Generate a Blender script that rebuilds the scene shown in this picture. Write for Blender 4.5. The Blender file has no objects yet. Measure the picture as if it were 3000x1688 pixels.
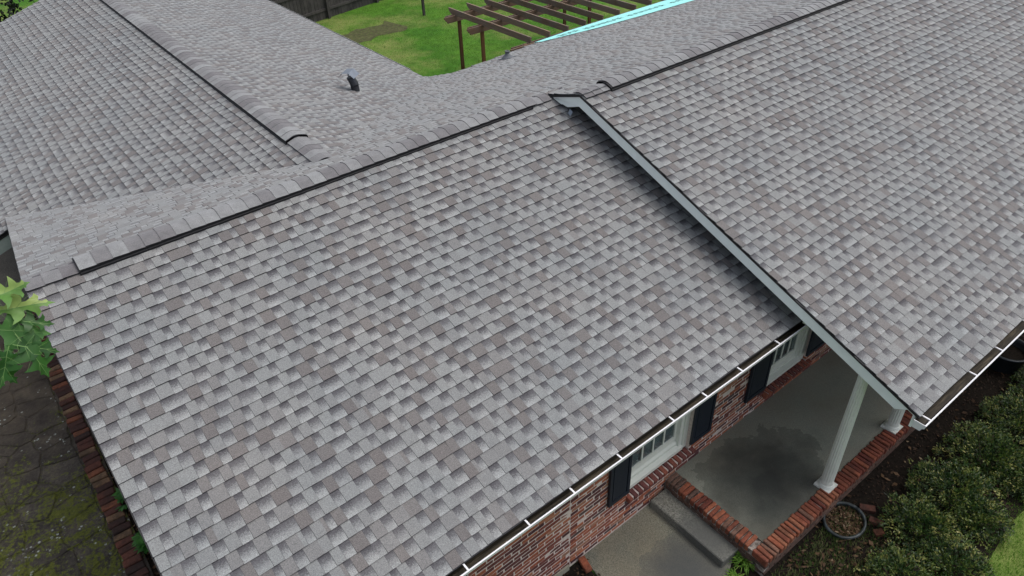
import bpy, bmesh, math, random
import numpy as np
from mathutils import Vector, Matrix, noise as mnoise
from mathutils.geometry import delaunay_2d_cdt

S = bpy.context.scene
COL = S.collection
rnd = random.Random(11)

# ---------------------------------------------------------------- camera
cam_d = bpy.data.cameras.new('camera')
cam = bpy.data.objects.new('camera', cam_d)
COL.objects.link(cam)
S.camera = cam
CAM = Vector((0.33892, -7.36799, 3.98751))
RIGHT = Vector((0.781398, -0.622853, -0.038351))
DOWN = Vector((-0.401442, -0.454674, -0.795057))
FWD = Vector((0.477767, 0.636652, -0.605321))
mw = Matrix.Identity(4)
for i in range(3):
    mw[i][0] = RIGHT[i]; mw[i][1] = -DOWN[i]; mw[i][2] = -FWD[i]; mw[i][3] = CAM[i]
cam.matrix_world = mw
cam_d.sensor_width = 36.0
cam_d.lens = 2112.03 / 3000 * 36
cam_d.clip_start = 0.05
cam_d.clip_end = 900

# ---------------------------------------------------------------- light
W = bpy.data.worlds.new('World')
S.world = W
W.use_nodes = True
wn = W.node_tree
bg = wn.nodes['Background']
sky = wn.nodes.new('ShaderNodeTexSky')
sky.sky_type = 'NISHITA'
sky.sun_disc = False
SUN_EL, SUN_AZ = math.radians(67), math.radians(112)
sky.sun_elevation = SUN_EL
sky.sun_rotation = SUN_AZ
sky.air_density = 1.0
sky.dust_density = 5.0
sky.ozone_density = 1.0
hs = wn.nodes.new('ShaderNodeHueSaturation')      # grey overcast: the clear sky's blue is mostly lost
hs.inputs['Saturation'].default_value = .50
wn.links.new(sky.outputs[0], hs.inputs['Color'])
wn.links.new(hs.outputs[0], bg.inputs[0])
bg.inputs[1].default_value = 0.15
sun_d = bpy.data.lights.new('sun', 'SUN')
sun_d.energy = 0.85
sun_d.angle = math.radians(50)
sun_d.color = (1.0, 0.97, 0.93)
sun = bpy.data.objects.new('sun', sun_d)
COL.objects.link(sun)
sdir = Vector((math.sin(SUN_AZ) * math.cos(SUN_EL), math.cos(SUN_AZ) * math.cos(SUN_EL), math.sin(SUN_EL)))
sun.rotation_euler = sdir.to_track_quat('Z', 'Y').to_euler()
sun.location = (0, -10, 20)
S.view_settings.view_transform = 'Standard'
S.view_settings.look = 'None'
S.view_settings.gamma = 1
S.view_settings.use_curve_mapping = False
S.view_settings.exposure = 0.36


# ---------------------------------------------------------------- object helpers
def link(o, parent=None):
    COL.objects.link(o)
    if parent is not None:
        o.parent = parent
    return o


def tag(o, label=None, cat=None, group=None, kind=None):
    if label: o['label'] = label
    if cat: o['category'] = cat
    if group: o['group'] = group
    if kind: o['kind'] = kind
    return o


def thing(name, label, cat, loc=(0, 0, 0), group=None):
    o = bpy.data.objects.new(name, None)
    o.location = loc
    o.empty_display_size = .2
    link(o)
    return tag(o, label, cat, group)


def mesh_obj(name, me, parent=None, mats=None):
    if mats is not None and len(me.materials) == 0:
        for m in (mats if isinstance(mats, (list, tuple)) else [mats]):
            me.materials.append(m)
    o = bpy.data.objects.new(name, me)
    link(o, parent)
    if parent is not None:
        # vertices are given in world space: undo the parent's own place
        L = Vector((0, 0, 0)); p = parent
        while p is not None:
            L += Vector(p.location); p = p.parent
        o.location = -L
    return o


class MB:
    """collects faces, then links them as one mesh object"""
    def __init__(self):
        self.v = []; self.f = []; self.mi = []; self.tab = []; self.val = []

    def quad(self, pts, mi=0, val=0.5):
        n = len(self.v)
        self.v += [tuple(p) for p in pts]
        self.f.append(tuple(range(n, n + len(pts))))
        self.mi.append(mi); self.val.append(val)

    def box(self, a, b, mi=0, val=0.5):
        x0, y0, z0 = a; x1, y1, z1 = b
        if x0 > x1: x0, x1 = x1, x0
        if y0 > y1: y0, y1 = y1, y0
        if z0 > z1: z0, z1 = z1, z0
        n = len(self.v)
        self.v += [(x0, y0, z0), (x1, y0, z0), (x1, y1, z0), (x0, y1, z0), (x0, y0, z1), (x1, y0, z1), (x1, y1, z1), (x0, y1, z1)]
        for f in ((0, 3, 2, 1), (4, 5, 6, 7), (0, 1, 5, 4), (1, 2, 6, 5), (2, 3, 7, 6), (3, 0, 4, 7)):
            self.f.append(tuple(n + i for i in f)); self.mi.append(mi); self.val.append(val)
        return self

    def obox(self, o, X, Y, Z, mi=0, val=0.5):
        """box from corner o with edge vectors X, Y, Z"""
        o, X, Y, Z = map(Vector, (o, X, Y, Z))
        n = len(self.v)
        P = [o, o + X, o + X + Y, o + Y]
        self.v += [tuple(p) for p in P] + [tuple(p + Z) for p in P]
        flip = X.cross(Y).dot(Z) < 0
        for f in ((0, 3, 2, 1), (4, 5, 6, 7), (0, 1, 5, 4), (1, 2, 6, 5), (2, 3, 7, 6), (3, 0, 4, 7)):
            f = tuple(n + i for i in f)
            self.f.append(f[::-1] if flip else f); self.mi.append(mi); self.val.append(val)
        return self

    def prism(self, pts, d, mi=0, val=0.5):
        """polygon pts extruded by vector d"""
        d = Vector(d); n = len(pts); k = len(self.v)
        P = [Vector(p) for p in pts]
        self.v += [tuple(p) for p in P] + [tuple(p + d) for p in P]
        nrm = Vector((0, 0, 0))
        for i in range(n):
            nrm += P[i].cross(P[(i + 1) % n])
        fl = nrm.dot(d) > 0
        bot = tuple(range(k, k + n)); top = tuple(range(k + n, k + 2 * n))
        fs = [bot[::-1] if fl else bot, top if fl else top[::-1]]
        for i in range(n):
            j = (i + 1) % n
            q = (k + i, k + j, k + n + j, k + n + i)
            fs.append(q if fl else q[::-1])
        for f in fs:
            self.f.append(f); self.mi.append(mi); self.val.append(val)
        return self

    def lathe(self, prof, c, seg=24, mi=0, flute=0, fr=0.0, fl_range=None):
        c = Vector(c); k = len(self.v)
        for (r, z) in prof:
            for s in range(seg):
                a = 2 * math.pi * s / seg
                rr = r
                if flute and fl_range[0] <= z <= fl_range[1]:
                    rr = r - fr * (0.5 - 0.5 * math.cos(a * flute)) ** 0.7
                self.v.append((c.x + rr * math.cos(a), c.y + rr * math.sin(a), c.z + z))
        for i in range(len(prof) - 1):
            for s in range(seg):
                t = (s + 1) % seg
                self.f.append((k + i * seg + s, k + i * seg + t, k + (i + 1) * seg + t, k + (i + 1) * seg + s))
                self.mi.append(mi); self.val.append(.5)
        self.f.append(tuple(k + (len(prof) - 1) * seg + s for s in range(seg))); self.mi.append(mi); self.val.append(.5)
        return self

    def tube(self, pts, rads, seg=8, mi=0):
        pts = [Vector(p) for p in pts]; k = len(self.v)
        for i, p in enumerate(pts):
            d = (pts[min(i + 1, len(pts) - 1)] - pts[max(i - 1, 0)]).normalized()
            a = d.cross(Vector((0.13, 0.21, 0.97)))
            if a.length < .1: a = d.cross(Vector((1, 0, 0)))
            a.normalize(); b = d.cross(a)
            for s in range(seg):
                t = 2 * math.pi * s / seg
                self.v.append(tuple(p + (a * math.cos(t) + b * math.sin(t)) * rads[i]))
        for i in range(len(pts) - 1):
            for s in range(seg):
                t = (s + 1) % seg
                self.f.append((k + i * seg + s, k + i * seg + t, k + (i + 1) * seg + t, k + (i + 1) * seg + s))
                self.mi.append(mi); self.val.append(.5)
        for e in (0, len(pts) - 1):
            f = tuple(k + e * seg + s for s in range(seg))
            self.f.append(f if e else f[::-1]); self.mi.append(mi); self.val.append(.5)
        return self

    def mesh(self, name, mats, smooth=False):
        me = bpy.data.meshes.new(name)
        me.from_pydata(self.v, [], self.f)
        for m in (mats if isinstance(mats, (list, tuple)) else [mats]):
            me.materials.append(m)
        me.polygons.foreach_set('material_index', self.mi)
        at = me.attributes.new('val', 'FLOAT', 'FACE')
        at.data.foreach_set('value', self.val)
        if smooth:
            me.polygons.foreach_set('use_smooth', [True] * len(self.f))
        me.update()
        return me

    def build(self, name, mats, parent=None, smooth=False):
        return mesh_obj(name, self.mesh(name, mats, smooth), parent)


# ---------------------------------------------------------------- material helpers
class G:
    def __init__(self, name):
        self.m = bpy.data.materials.new(name)
        self.m.use_nodes = True
        self.nt = self.m.node_tree
        self.b = self.nt.nodes['Principled BSDF']
        self.out = self.nt.nodes['Material Output']
        self.b.inputs['Roughness'].default_value = .85
        self.b.inputs['Specular IOR Level'].default_value = .3

    def n(self, t, **kw):
        nd = self.nt.nodes.new(t)
        for k, v in kw.items():
            setattr(nd, k, v)
        return nd

    def put(self, sock, v):
        if isinstance(v, bpy.types.NodeSocket):
            self.nt.links.new(v, sock)
        elif isinstance(v, (tuple, list)):
            sock.default_value = (*v, 1) if len(v) == 3 and sock.type == 'RGBA' else v
        else:
            sock.default_value = v

    def pos(self, scale=None):
        g = self.n('ShaderNodeNewGeometry').outputs['Position']
        if scale:
            mp = self.n('ShaderNodeMapping')
            mp.inputs['Scale'].default_value = scale
            self.put(mp.inputs['Vector'], g); return mp.outputs[0]
        return g

    def noise(self, scale, detail=2, rough=.5, vec=None, dist=0):
        nd = self.n('ShaderNodeTexNoise')
        nd.inputs['Scale'].default_value = scale
        nd.inputs['Detail'].default_value = detail
        nd.inputs['Roughness'].default_value = rough
        nd.inputs['Distortion'].default_value = dist
        self.put(nd.inputs['Vector'], vec if vec is not None else self.pos())
        return nd.outputs['Fac']

    def voro(self, scale, vec=None, feature='F1', out='Distance'):
        nd = self.n('ShaderNodeTexVoronoi', feature=feature)
        nd.inputs['Scale'].default_value = scale
        self.put(nd.inputs['Vector'], vec if vec is not None else self.pos())
        return nd.outputs[out]

    def ramp(self, fac, stops, interp='LINEAR'):
        nd = self.n('ShaderNodeValToRGB')
        cr = nd.color_ramp; cr.interpolation = interp
        while len(cr.elements) < len(stops): cr.elements.new(.5)
        for e, (p, c) in zip(cr.elements, stops):
            e.position = p
            e.color = (*c, 1) if isinstance(c, (tuple, list)) else (c, c, c, 1)
        self.put(nd.inputs[0], fac)
        return nd.outputs[0]

    def mix(self, fac, a, b, bt='MIX'):
        nd = self.n('ShaderNodeMix', data_type='RGBA', blend_type=bt)
        self.put(nd.inputs[0], fac); self.put(nd.inputs[6], a); self.put(nd.inputs[7], b)
        return nd.outputs[2]

    def math(self, op, a, b=0.0, c=0.0):
        nd = self.n('ShaderNodeMath', operation=op)
        self.put(nd.inputs[0], a); self.put(nd.inputs[1], b); self.put(nd.inputs[2], c)
        return nd.outputs[0]

    def attr(self, name, out='Fac'):
        nd = self.n('ShaderNodeAttribute', attribute_name=name)
        return nd.outputs[out]

    def bump(self, h, strength=.3, dist=.01):
        nd = self.n('ShaderNodeBump')
        nd.inputs['Strength'].default_value = strength
        nd.inputs['Distance'].default_value = dist
        self.put(nd.inputs['Height'], h)
        self.nt.links.new(nd.outputs[0], self.b.inputs['Normal'])

    def color(self, c, rough=None, spec=None):
        self.put(self.b.inputs['Base Color'], c)
        if rough is not None: self.put(self.b.inputs['Roughness'], rough)
        if spec is not None: self.b.inputs['Specular IOR Level'].default_value = spec
        return self.m


def plain(name, c, rough=.7, var=.12, scale=18, spec=.3, metal=0):
    g = G(name)
    nz = g.noise(scale, 4, .6)
    lo = tuple(x * (1 - var) for x in c); hi = tuple(min(1, x * (1 + var)) for x in c)
    m = g.color(g.ramp(nz, [(.3, lo), (.7, hi)]), rough, spec)
    g.b.inputs['Metallic'].default_value = metal
    return m


def make_shingle():
    g = G('shingle_granules')
    sep = g.n('ShaderNodeSeparateColor')
    g.put(sep.inputs[0], g.attr('tab', 'Color'))
    typ, tone, v = sep.outputs[0], sep.outputs[1], sep.outputs[2]
    grain = g.noise(210, 2, .6)
    mid = g.noise(60, 2, .5)
    big = g.noise(1.3, 3, .5)
    sp = g.math('ADD', g.math('MULTIPLY', g.noise(115, 3, .75), .65), g.math('MULTIPLY', grain, .35))
    raised = g.ramp(tone, [(0, (.128, .119, .117)), (.30, (.147, .139, .136)), (.44, (.166, .164, .163)), (.62, (.182, .186, .186)), (1, (.203, .211, .210))])
    vv = g.math('ADD', v, g.math('MULTIPLY', g.math('SUBTRACT', mid, .5), .55))
    vv = g.math('ADD', vv, g.math('MULTIPLY', g.math('SUBTRACT', grain, .5), .55))
    dark = g.mix(tone, (.060, .058, .065), (.092, .090, .097))
    lite = g.mix(tone, (.275, .284, .282), (.212, .219, .219))
    grad = g.mix(g.ramp(vv, [(0.14, 0.), (.38, .18), (.62, .66), (.88, 1.)]), dark, lite)
    c = g.mix(typ, raised, grad)
    k = g.ramp(sp, [(.32, .50), (.5, 1.0), (.68, 1.6)])
    c = g.mix(1, c, k, 'MULTIPLY')
    c = g.mix(1, c, g.ramp(big, [(.3, (.93, .95, .97)), (.7, (1.05, 1.03, 1.02))]), 'MULTIPLY')
    g.bump(grain, .25, .004)
    g.b.inputs['Sheen Weight'].default_value = .22
    g.b.inputs['Sheen Roughness'].default_value = .45
    return g.color(c, .92, .18)


def make_cap():
    g = G('ridge_cap_granules')
    val = g.attr('val')
    base = g.ramp(val, [(0, (.125, .120, .126)), (.4, (.170, .171, .176)), (1, (.222, .229, .233))])
    grain = g.noise(210, 2, .6); md = g.noise(9, 3, .6)
    c = g.mix(1, base, g.ramp(grain, [(.3, .68), (.5, 1.), (.7, 1.4)]), 'MULTIPLY')
    c = g.mix(1, c, g.ramp(md, [(.3, .86), (.7, 1.12)]), 'MULTIPLY')
    g.bump(grain, .2, .004)
    g.b.inputs['Sheen Weight'].default_value = .15
    return g.color(c, .92, .18)


def make_brick(name='brick_clay', stops=None, dirt=.0, white=.25):
    g = G(name)
    val = g.attr('val')
    st = stops or [(0, (.045, .022, .026)), (.18, (.085, .034, .032)), (.40, (.130, .045, .033)), (.62, (.185, .068, .043)), (.80, (.23, .095, .055)), (.92, (.19, .115, .085)), (1, (.035, .028, .033))]
    c = g.ramp(val, st)
    n1 = g.noise(38, 4, .65); n2 = g.noise(7, 3, .6)
    c = g.mix(1, c, g.ramp(n1, [(.28, .62), (.5, 1.), (.75, 1.35)]), 'MULTIPLY')
    if white > 0:
        w = g.math('MULTIPLY', g.ramp(g.noise(22, 4, .7), [(.55, 0.), (.75, 1.)]), g.ramp(n2, [(.45, 0.), (.7, white)]))
        c = g.mix(w, c, (.36, .32, .31))
    if dirt > 0:
        dm = g.ramp(g.noise(5, 4, .65), [(.40, 0.), (.62, dirt)])
        c = g.mix(dm, c, (.022, .020, .018))
    g.bump(n1, .5, .006)
    return g.color(c, .88, .2)


def make_concrete(name, lo, hi, speck=.5, stain=None, sp_scale=90):
    g = G(name)
    a = g.noise(2.2, 5, .62); b = g.noise(sp_scale, 2, .7); d = g.voro(sp_scale * .8)
    c = g.ramp(a, [(.28, lo), (.72, hi)])
    c = g.mix(1, c, g.ramp(b, [(.3, 1 - speck), (.5, 1.), (.72, 1 + speck)]), 'MULTIPLY')
    c = g.mix(g.ramp(d, [(.10, .5 * speck), (.22, 0.)]), c, (.34, .34, .33))
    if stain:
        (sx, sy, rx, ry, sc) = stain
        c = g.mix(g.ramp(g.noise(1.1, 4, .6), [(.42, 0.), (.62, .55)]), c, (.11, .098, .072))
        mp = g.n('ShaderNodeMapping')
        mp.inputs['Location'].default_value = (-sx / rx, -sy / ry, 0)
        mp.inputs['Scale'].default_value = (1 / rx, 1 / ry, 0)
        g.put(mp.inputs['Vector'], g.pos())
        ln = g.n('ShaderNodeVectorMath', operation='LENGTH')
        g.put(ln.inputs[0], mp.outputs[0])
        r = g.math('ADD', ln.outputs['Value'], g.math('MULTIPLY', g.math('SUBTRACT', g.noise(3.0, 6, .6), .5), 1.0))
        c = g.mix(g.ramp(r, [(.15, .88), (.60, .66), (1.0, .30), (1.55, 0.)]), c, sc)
    g.bump(b, .25, .003)
    return g.color(c, .85, .25)


def make_wood(name, lo, hi, axis, grey=.5):
    g = G(name)
    sc = [55, 55, 55]; sc[axis] = 2.2
    n1 = g.noise(1, 5, .65, g.pos(tuple(sc)), .4)
    n2 = g.noise(3, 3, .6)
    val = g.attr('val')
    c = g.ramp(n1, [(.3, lo), (.7, hi)])
    c = g.mix(1, c, g.ramp(val, [(0, .75), (1, 1.3)]), 'MULTIPLY')
    nz = g.n('ShaderNodeSeparateXYZ'); g.put(nz.inputs[0], g.n('ShaderNodeNewGeometry').outputs['Normal'])
    c = g.mix(g.math('MULTIPLY', g.ramp(n2, [(.35, .15), (.65, 1.)]), grey), c, (.17, .155, .145))
    g.bump(n1, .4, .004)
    return g.color(c, .85, .2)


def make_leafmat(name, stops, trans=.35, rough=.45, spec=.4):
    g = G(name)
    val = g.attr('val')
    c = g.ramp(val, stops)
    c = g.mix(1, c, g.ramp(g.noise(30, 3, .6), [(.3, .8), (.7, 1.2)]), 'MULTIPLY')
    g.color(c, rough, spec)
    tr = g.n('ShaderNodeBsdfTranslucent')
    g.put(tr.inputs[0], g.mix(1, c, (1.15, 1.2, .6), 'MULTIPLY'))
    mx = g.n('ShaderNodeMixShader'); mx.inputs[0].default_value = trans
    g.nt.links.new(g.b.outputs[0], mx.inputs[1]); g.nt.links.new(tr.outputs[0], mx.inputs[2])
    g.nt.links.new(mx.outputs[0], g.out.inputs[0])
    return g.m


def make_lawn(name, lo, hi, dry, dryamt):
    g = G(name)
    n1 = g.noise(34, 4, .7); n2 = g.noise(.55, 4, .6); n3 = g.noise(3.5, 3, .6)
    c = g.ramp(n1, [(.28, lo), (.72, hi)])
    c = g.mix(1, c, g.ramp(n3, [(.3, .75), (.7, 1.25)]), 'MULTIPLY')
    c = g.mix(1, c, g.ramp(g.noise(.3, 3, .6), [(.35, (.62, .80, .7)), (.6, (1.05, 1.03, 1.))]), 'MULTIPLY')
    c = g.mix(g.math('MULTIPLY', g.ramp(n2, [(.46, 0.), (.68, 1.)]), dryamt), c, dry)
    g.bump(n1, .6, .03)
    return g.color(c, .9, .1)


def make_flag():
    g = G('flagstone_mossy')
    val = g.attr('val')
    n1 = g.noise(3.2, 5, .65); n2 = g.noise(26, 4, .7); n3 = g.noise(2.3, 6, .7, None, .8)
    c = g.ramp(n1, [(.25, (.026, .023, .022)), (.5, (.044, .040, .036)), (.75, (.076, .066, .054))])
    c = g.mix(1, c, g.ramp(val, [(0, .78), (1, 1.25)]), 'MULTIPLY')
    c = g.mix(1, c, g.ramp(n2, [(.3, .55), (.7, 1.4)]), 'MULTIPLY')
    ys = g.n('ShaderNodeSeparateXYZ'); g.put(ys.inputs[0], g.pos())
    far = g.ramp(g.math('MULTIPLY_ADD', ys.outputs[1], .2, .3), [(.45, 0.), (.95, 1.)])   # barer, browner stone away from the front
    c = g.mix(g.math('MULTIPLY', far, .7), c, g.ramp(n1, [(.3, (.032, .027, .022)), (.7, (.090, .074, .054))]))
    mk = g.math('ADD', n3, g.math('MULTIPLY', g.math('SUBTRACT', n2, .5), .7))
    mk = g.math('SUBTRACT', mk, g.math('MULTIPLY', far, .22))
    c = g.mix(g.ramp(mk, [(.47, 0.), (.55, .92)]), c, g.ramp(n2, [(.3, (.030, .038, .008)), (.7, (.095, .108, .018))]))
    vo = g.voro(15)
    li = g.math('MULTIPLY', g.ramp(g.math('ADD', vo, g.math('MULTIPLY', g.math('SUBTRACT', n2, .5), .35)), [(.18, 1.), (.28, 0.)]), g.ramp(g.noise(3.1, 4, .65), [(.53, 0.), (.60, 1.)]))
    li = g.math('MULTIPLY', li, g.ramp(g.noise(55, 2, .6), [(.38, .0), (.52, 1.)]))
    c = g.mix(li, c, (.27, .30, .28))
    g.bump(n2, .9, .02)
    return g.color(c, .9, .15)


M = {}
M['shingle'] = make_shingle()
M['edge'] = plain('shingle_cut_edge', (.022, .021, .024), .9, .2)
M['cap'] = make_cap()
M['vent'] = plain('black_vent_plastic', (.010, .010, .013), .55, .3, 40)
M['deck'] = plain('roof_felt', (.05, .05, .055), .95)
M['drip'] = plain('dark_drip_edge', (.018, .018, .02), .5, .3)
M['white'] = plain('white_trim_paint', (.83, .88, .87), .45, .05, 5)
M['cream'] = plain('cream_trim_paint', (.66, .68, .63), .45, .05, 7)
M['gutter'] = plain('white_gutter_enamel', (.72, .72, .74), .35, .04, 6, .5)
M['gutin'] = None
g = G('dirty_gutter_floor')
c = g.ramp(g.noise(1, 4, .7, g.pos((3, 30, 30))), [(.3, (.010, .009, .007)), (.5, (.034, .028, .019)), (.7, (.10, .082, .055))])
M['gutin'] = g.color(c, .7, .3)
M['brick'] = make_brick('brick_clay', [(0, (.075, .034, .038)), (.18, (.145, .052, .046)), (.40, (.22, .072, .050)), (.62, (.29, .098, .058)), (.78, (.36, .135, .074)), (.90, (.29, .165, .115)), (1, (.055, .044, .050))], 0, .28)
M['pbrick'] = make_brick('porch_brick_clay', [(0, (.10, .028, .022)), (.22, (.165, .048, .032)), (.45, (.26, .085, .048)), (.70, (.33, .120, .062)), (.84, (.17, .10, .075)), (1, (.055, .040, .038))], .45, .2)
M['ebrick'] = make_brick('weathered_edging_brick', [(0, (.026, .017, .016)), (.35, (.060, .027, .022)), (.6, (.105, .040, .028)), (.8, (.17, .065, .036)), (1, (.15, .10, .06))], .6, .1)
M['mortar'] = plain('pale_mortar', (.60, .51, .47), .95, .18, 30)
M['dmortar'] = plain('dark_mortar', (.10, .085, .075), .95, .4, 30)
g = G('stained_mortar')
M['pmortar'] = g.color(g.ramp(g.noise(6, 4, .7), [(.40, (.035, .028, .024)), (.60, (.33, .29, .26))]), .95)
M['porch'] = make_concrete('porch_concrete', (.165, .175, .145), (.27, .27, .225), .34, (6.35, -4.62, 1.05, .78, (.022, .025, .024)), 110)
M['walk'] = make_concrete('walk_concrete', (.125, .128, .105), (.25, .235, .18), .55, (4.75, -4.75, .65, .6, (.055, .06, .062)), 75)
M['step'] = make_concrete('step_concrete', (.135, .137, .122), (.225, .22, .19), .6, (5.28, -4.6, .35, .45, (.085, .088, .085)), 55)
M['carport'] = make_concrete('slab_concrete', (.075, .070, .060), (.115, .105, .085), .4, None, 60)
M['navy'] = plain('navy_shutter_paint', (.011, .016, .027), .5, .15, 9, .4)
M['blind'] = plain('white_blind', (.55, .56, .53), .6, .05)
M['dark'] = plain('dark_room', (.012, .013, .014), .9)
M['metal'] = plain('dark_galvanised_metal', (.055, .06, .068), .45, .25, 14, .5, .6)
M['metal2'] = plain('grey_sheet_metal', (.20, .225, .26), .4, .15, 14, .5, .7)
M['rubber'] = plain('grey_rubber_boot', (.11, .12, .135), .6, .2)
M['teal'] = plain('teal_underlayment', (.33, .80, .77), .5, .04, 3)
M['ink'] = plain('black_print', (.02, .08, .08), .6)
M['perg'] = make_wood('weathered_pergola_timber', (.10, .066, .044), (.24, .168, .118), 1, .5)
M['pergx'] = make_wood('weathered_pergola_beam', (.072, .042, .025), (.165, .10, .062), 0, .45)
M['pergz'] = make_wood('brown_pergola_post', (.075, .034, .013), (.15, .075, .032), 2, .12)
M['fence'] = make_wood('grey_fence_board', (.022, .021, .022), (.062, .058, .056), 2, .25)
M['lawn'] = make_lawn('lawn_turf', (.036, .100, .010), (.080, .185, .022), (.21, .21, .075), .6)
M['soil'] = plain('bare_soil', (.058, .062, .022), .95, .45, 9)
M['mulch'] = plain('dark_mulch', (.012, .0095, .0075), .95, .6, 30, .1)
M['flag'] = make_flag()
M['joint'] = M['flag']
M['oakleaf'] = make_leafmat('oak_leaf_green', [(0, (.012, .055, .010)), (.35, (.026, .098, .013)), (.6, (.055, .16, .034)), (.8, (.095, .215, .036)), (1, (.42, .48, .16))], .30)
M['vein'] = plain('oak_leaf_vein', (.13, .24, .07), .6)
M['bark'] = plain('grey_bark', (.075, .06, .045), .95, .4, 25)
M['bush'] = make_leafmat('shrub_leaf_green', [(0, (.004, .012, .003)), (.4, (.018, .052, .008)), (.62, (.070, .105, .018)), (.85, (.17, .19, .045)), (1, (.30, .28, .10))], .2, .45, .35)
M['weed'] = make_leafmat('weed_leaf_green', [(0, (.015, .07, .008)), (1, (.05, .19, .025))], .3)
M['blade'] = make_leafmat('grass_blade_green', [(0, (.055, .140, .014)), (.5, (.105, .245, .028)), (.85, (.17, .30, .045)), (1, (.28, .28, .11))], .35, .55, .2)
M['drygrass'] = make_leafmat('mixed_dry_grass', [(0, (.030, .070, .014)), (.5, (.080, .13, .035)), (.75, (.20, .20, .10)), (1, (.36, .32, .21))], .25, .6, .2)
M['litter'] = make_leafmat('dry_leaf_brown', [(0, (.020, .012, .008)), (.5, (.06, .033, .018)), (.85, (.13, .08, .045)), (1, (.26, .20, .13))], .1, .7, .2)
M['moss'] = make_leafmat('moss_tuft', [(0, (.045, .058, .010)), (.5, (.085, .10, .016)), (1, (.13, .14, .03))], .1, .9, .05)
M['shadeleaf'] = make_leafmat('shaded_tree_leaf', [(0, (.002, .004, .003)), (.8, (.006, .011, .006)), (1, (.02, .03, .015))], .1, .6, .2)  # near-black: the far tree's shade is put into its leaf colour
M['pot'] = plain('black_plastic_pot', (.022, .028, .034), .45, .2, 10, .4)
M['pot2'] = None
g = G('weathered_plastic_rim')
M['pot2'] = g.color(g.ramp(g.noise(6, 3, .6), [(.42, (.014, .020, .022)), (.70, (.075, .092, .098))]), .5, .4)
g = G('window_glass')
gl = g.n('ShaderNodeBsdfGlossy'); gl.inputs[1].default_value = .03
tp = g.n('ShaderNodeBsdfTransparent'); tp.inputs[0].default_value = (.62, .68, .70, 1)
fr = g.n('ShaderNodeLayerWeight'); fr.inputs['Blend'].default_value = .5
mx = g.n('ShaderNodeMixShader')
g.put(mx.inputs[0], g.math('MULTIPLY_ADD', g.math('POWER', fr.outputs['Facing'], 4), .7, .04))
g.nt.links.new(tp.outputs[0], mx.inputs[1]); g.nt.links.new(gl.outputs[0], mx.inputs[2]); g.nt.links.new(mx.outputs[0], g.out.inputs[0])
M['glass'] = g.m

# ---------------------------------------------------------------- house numbers (metres; z = 0 at the front wing's ridge)
TF, TB, TC = .37246, .30174, .32626          # slopes: front, back, rear wing
PF = math.atan(TF); PBK = math.atan(TB); PC = math.atan(TC)
SF, CF = math.sin(PF), math.cos(PF)
SA, SB = 4.550, 5.569                          # slope lengths of the two front slopes
D = .6361                                      # the porch ridge stands this far forward
XG = 6.677                                     # porch gable
XC, ZC = 3.5732, -.2415                        # rear wing ridge
XCL, XCR, YC0, YC1 = -.34, 8.167, 4.30, 13.95
XEND = 22.0
E = .143                                       # shingle exposure
YW = -3.75                                     # front wall face
ZG = -4.07                                     # ground in front
ZP = -3.78                                     # porch floor
ZPAT = -3.40                                   # stone patio


def zA(y): return TF * y                       # front slope of the front wing (y < 0)
def zB(y): return D * TB + TF * (y + D)        # front slope of the porch wing
def zK(y): return -TB * y                      # back slope


house = thing('brick_house', 'red brick house under grey shingle roofs with ridge vents', 'house', (3.0, -1.0, ZG))


def frame(O, up, nrm):
    up = Vector(up).normalized(); nrm = Vector(nrm).normalized()
    U = up.cross(nrm).normalized()
    return dict(O=Vector(O), U=U, Y=up, N=nrm)


FRA = frame((0, 0, 0), (0, CF, SF), (0, -SF, CF))
FRB = frame((XG, -D, D * TB), (0, CF, SF), (0, -SF, CF))
FRK = frame((0, 0, 0), (0, -math.cos(PBK), math.sin(PBK)), (0, math.sin(PBK), math.cos(PBK)))
FCL = frame((XC, 0, ZC), (math.cos(PC), 0, math.sin(PC)), (-math.sin(PC), 0, math.cos(PC)))
FCR = frame((XC, 0, ZC), (-math.cos(PC), 0, math.sin(PC)), (math.sin(PC), 0, math.cos(PC)))

# eave of the back slope, as it stands: (x, y)
EAVE = [(8.12, 6.40), (8.122, 5.90), (8.15, 5.42), (8.35, 5.20), (8.82, 5.19), (9.51, 5.31), (10.40, 5.54), (11.14, 5.72), (11.75, 5.90), (14.0, 5.98), (XEND, 6.05)]


def eave_y(x):
    if x <= 8.12: return 6.9
    for (a, ya), (b, yb) in zip(EAVE, EAVE[1:]):
        if a <= x <= b: return ya + (yb - ya) * (x - a) / (b - a)
    return 6.0


def valley_y(x):                               # back slope meets the rear wing's left / right slope
    if x < XC: return (XC * TC - ZC - TC * x) / TB
    return (-XC * TC - ZC + TC * x) / TB


# decks ---------------------------------------------------------------
def deck(name, pts, nrm):
    n = Vector(nrm).normalized()
    mb = MB(); P = [Vector(p) - n * .004 for p in pts]
    mb.prism(P, -n * .03)
    return mb.build('roof_slope', M['deck'], house)


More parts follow.
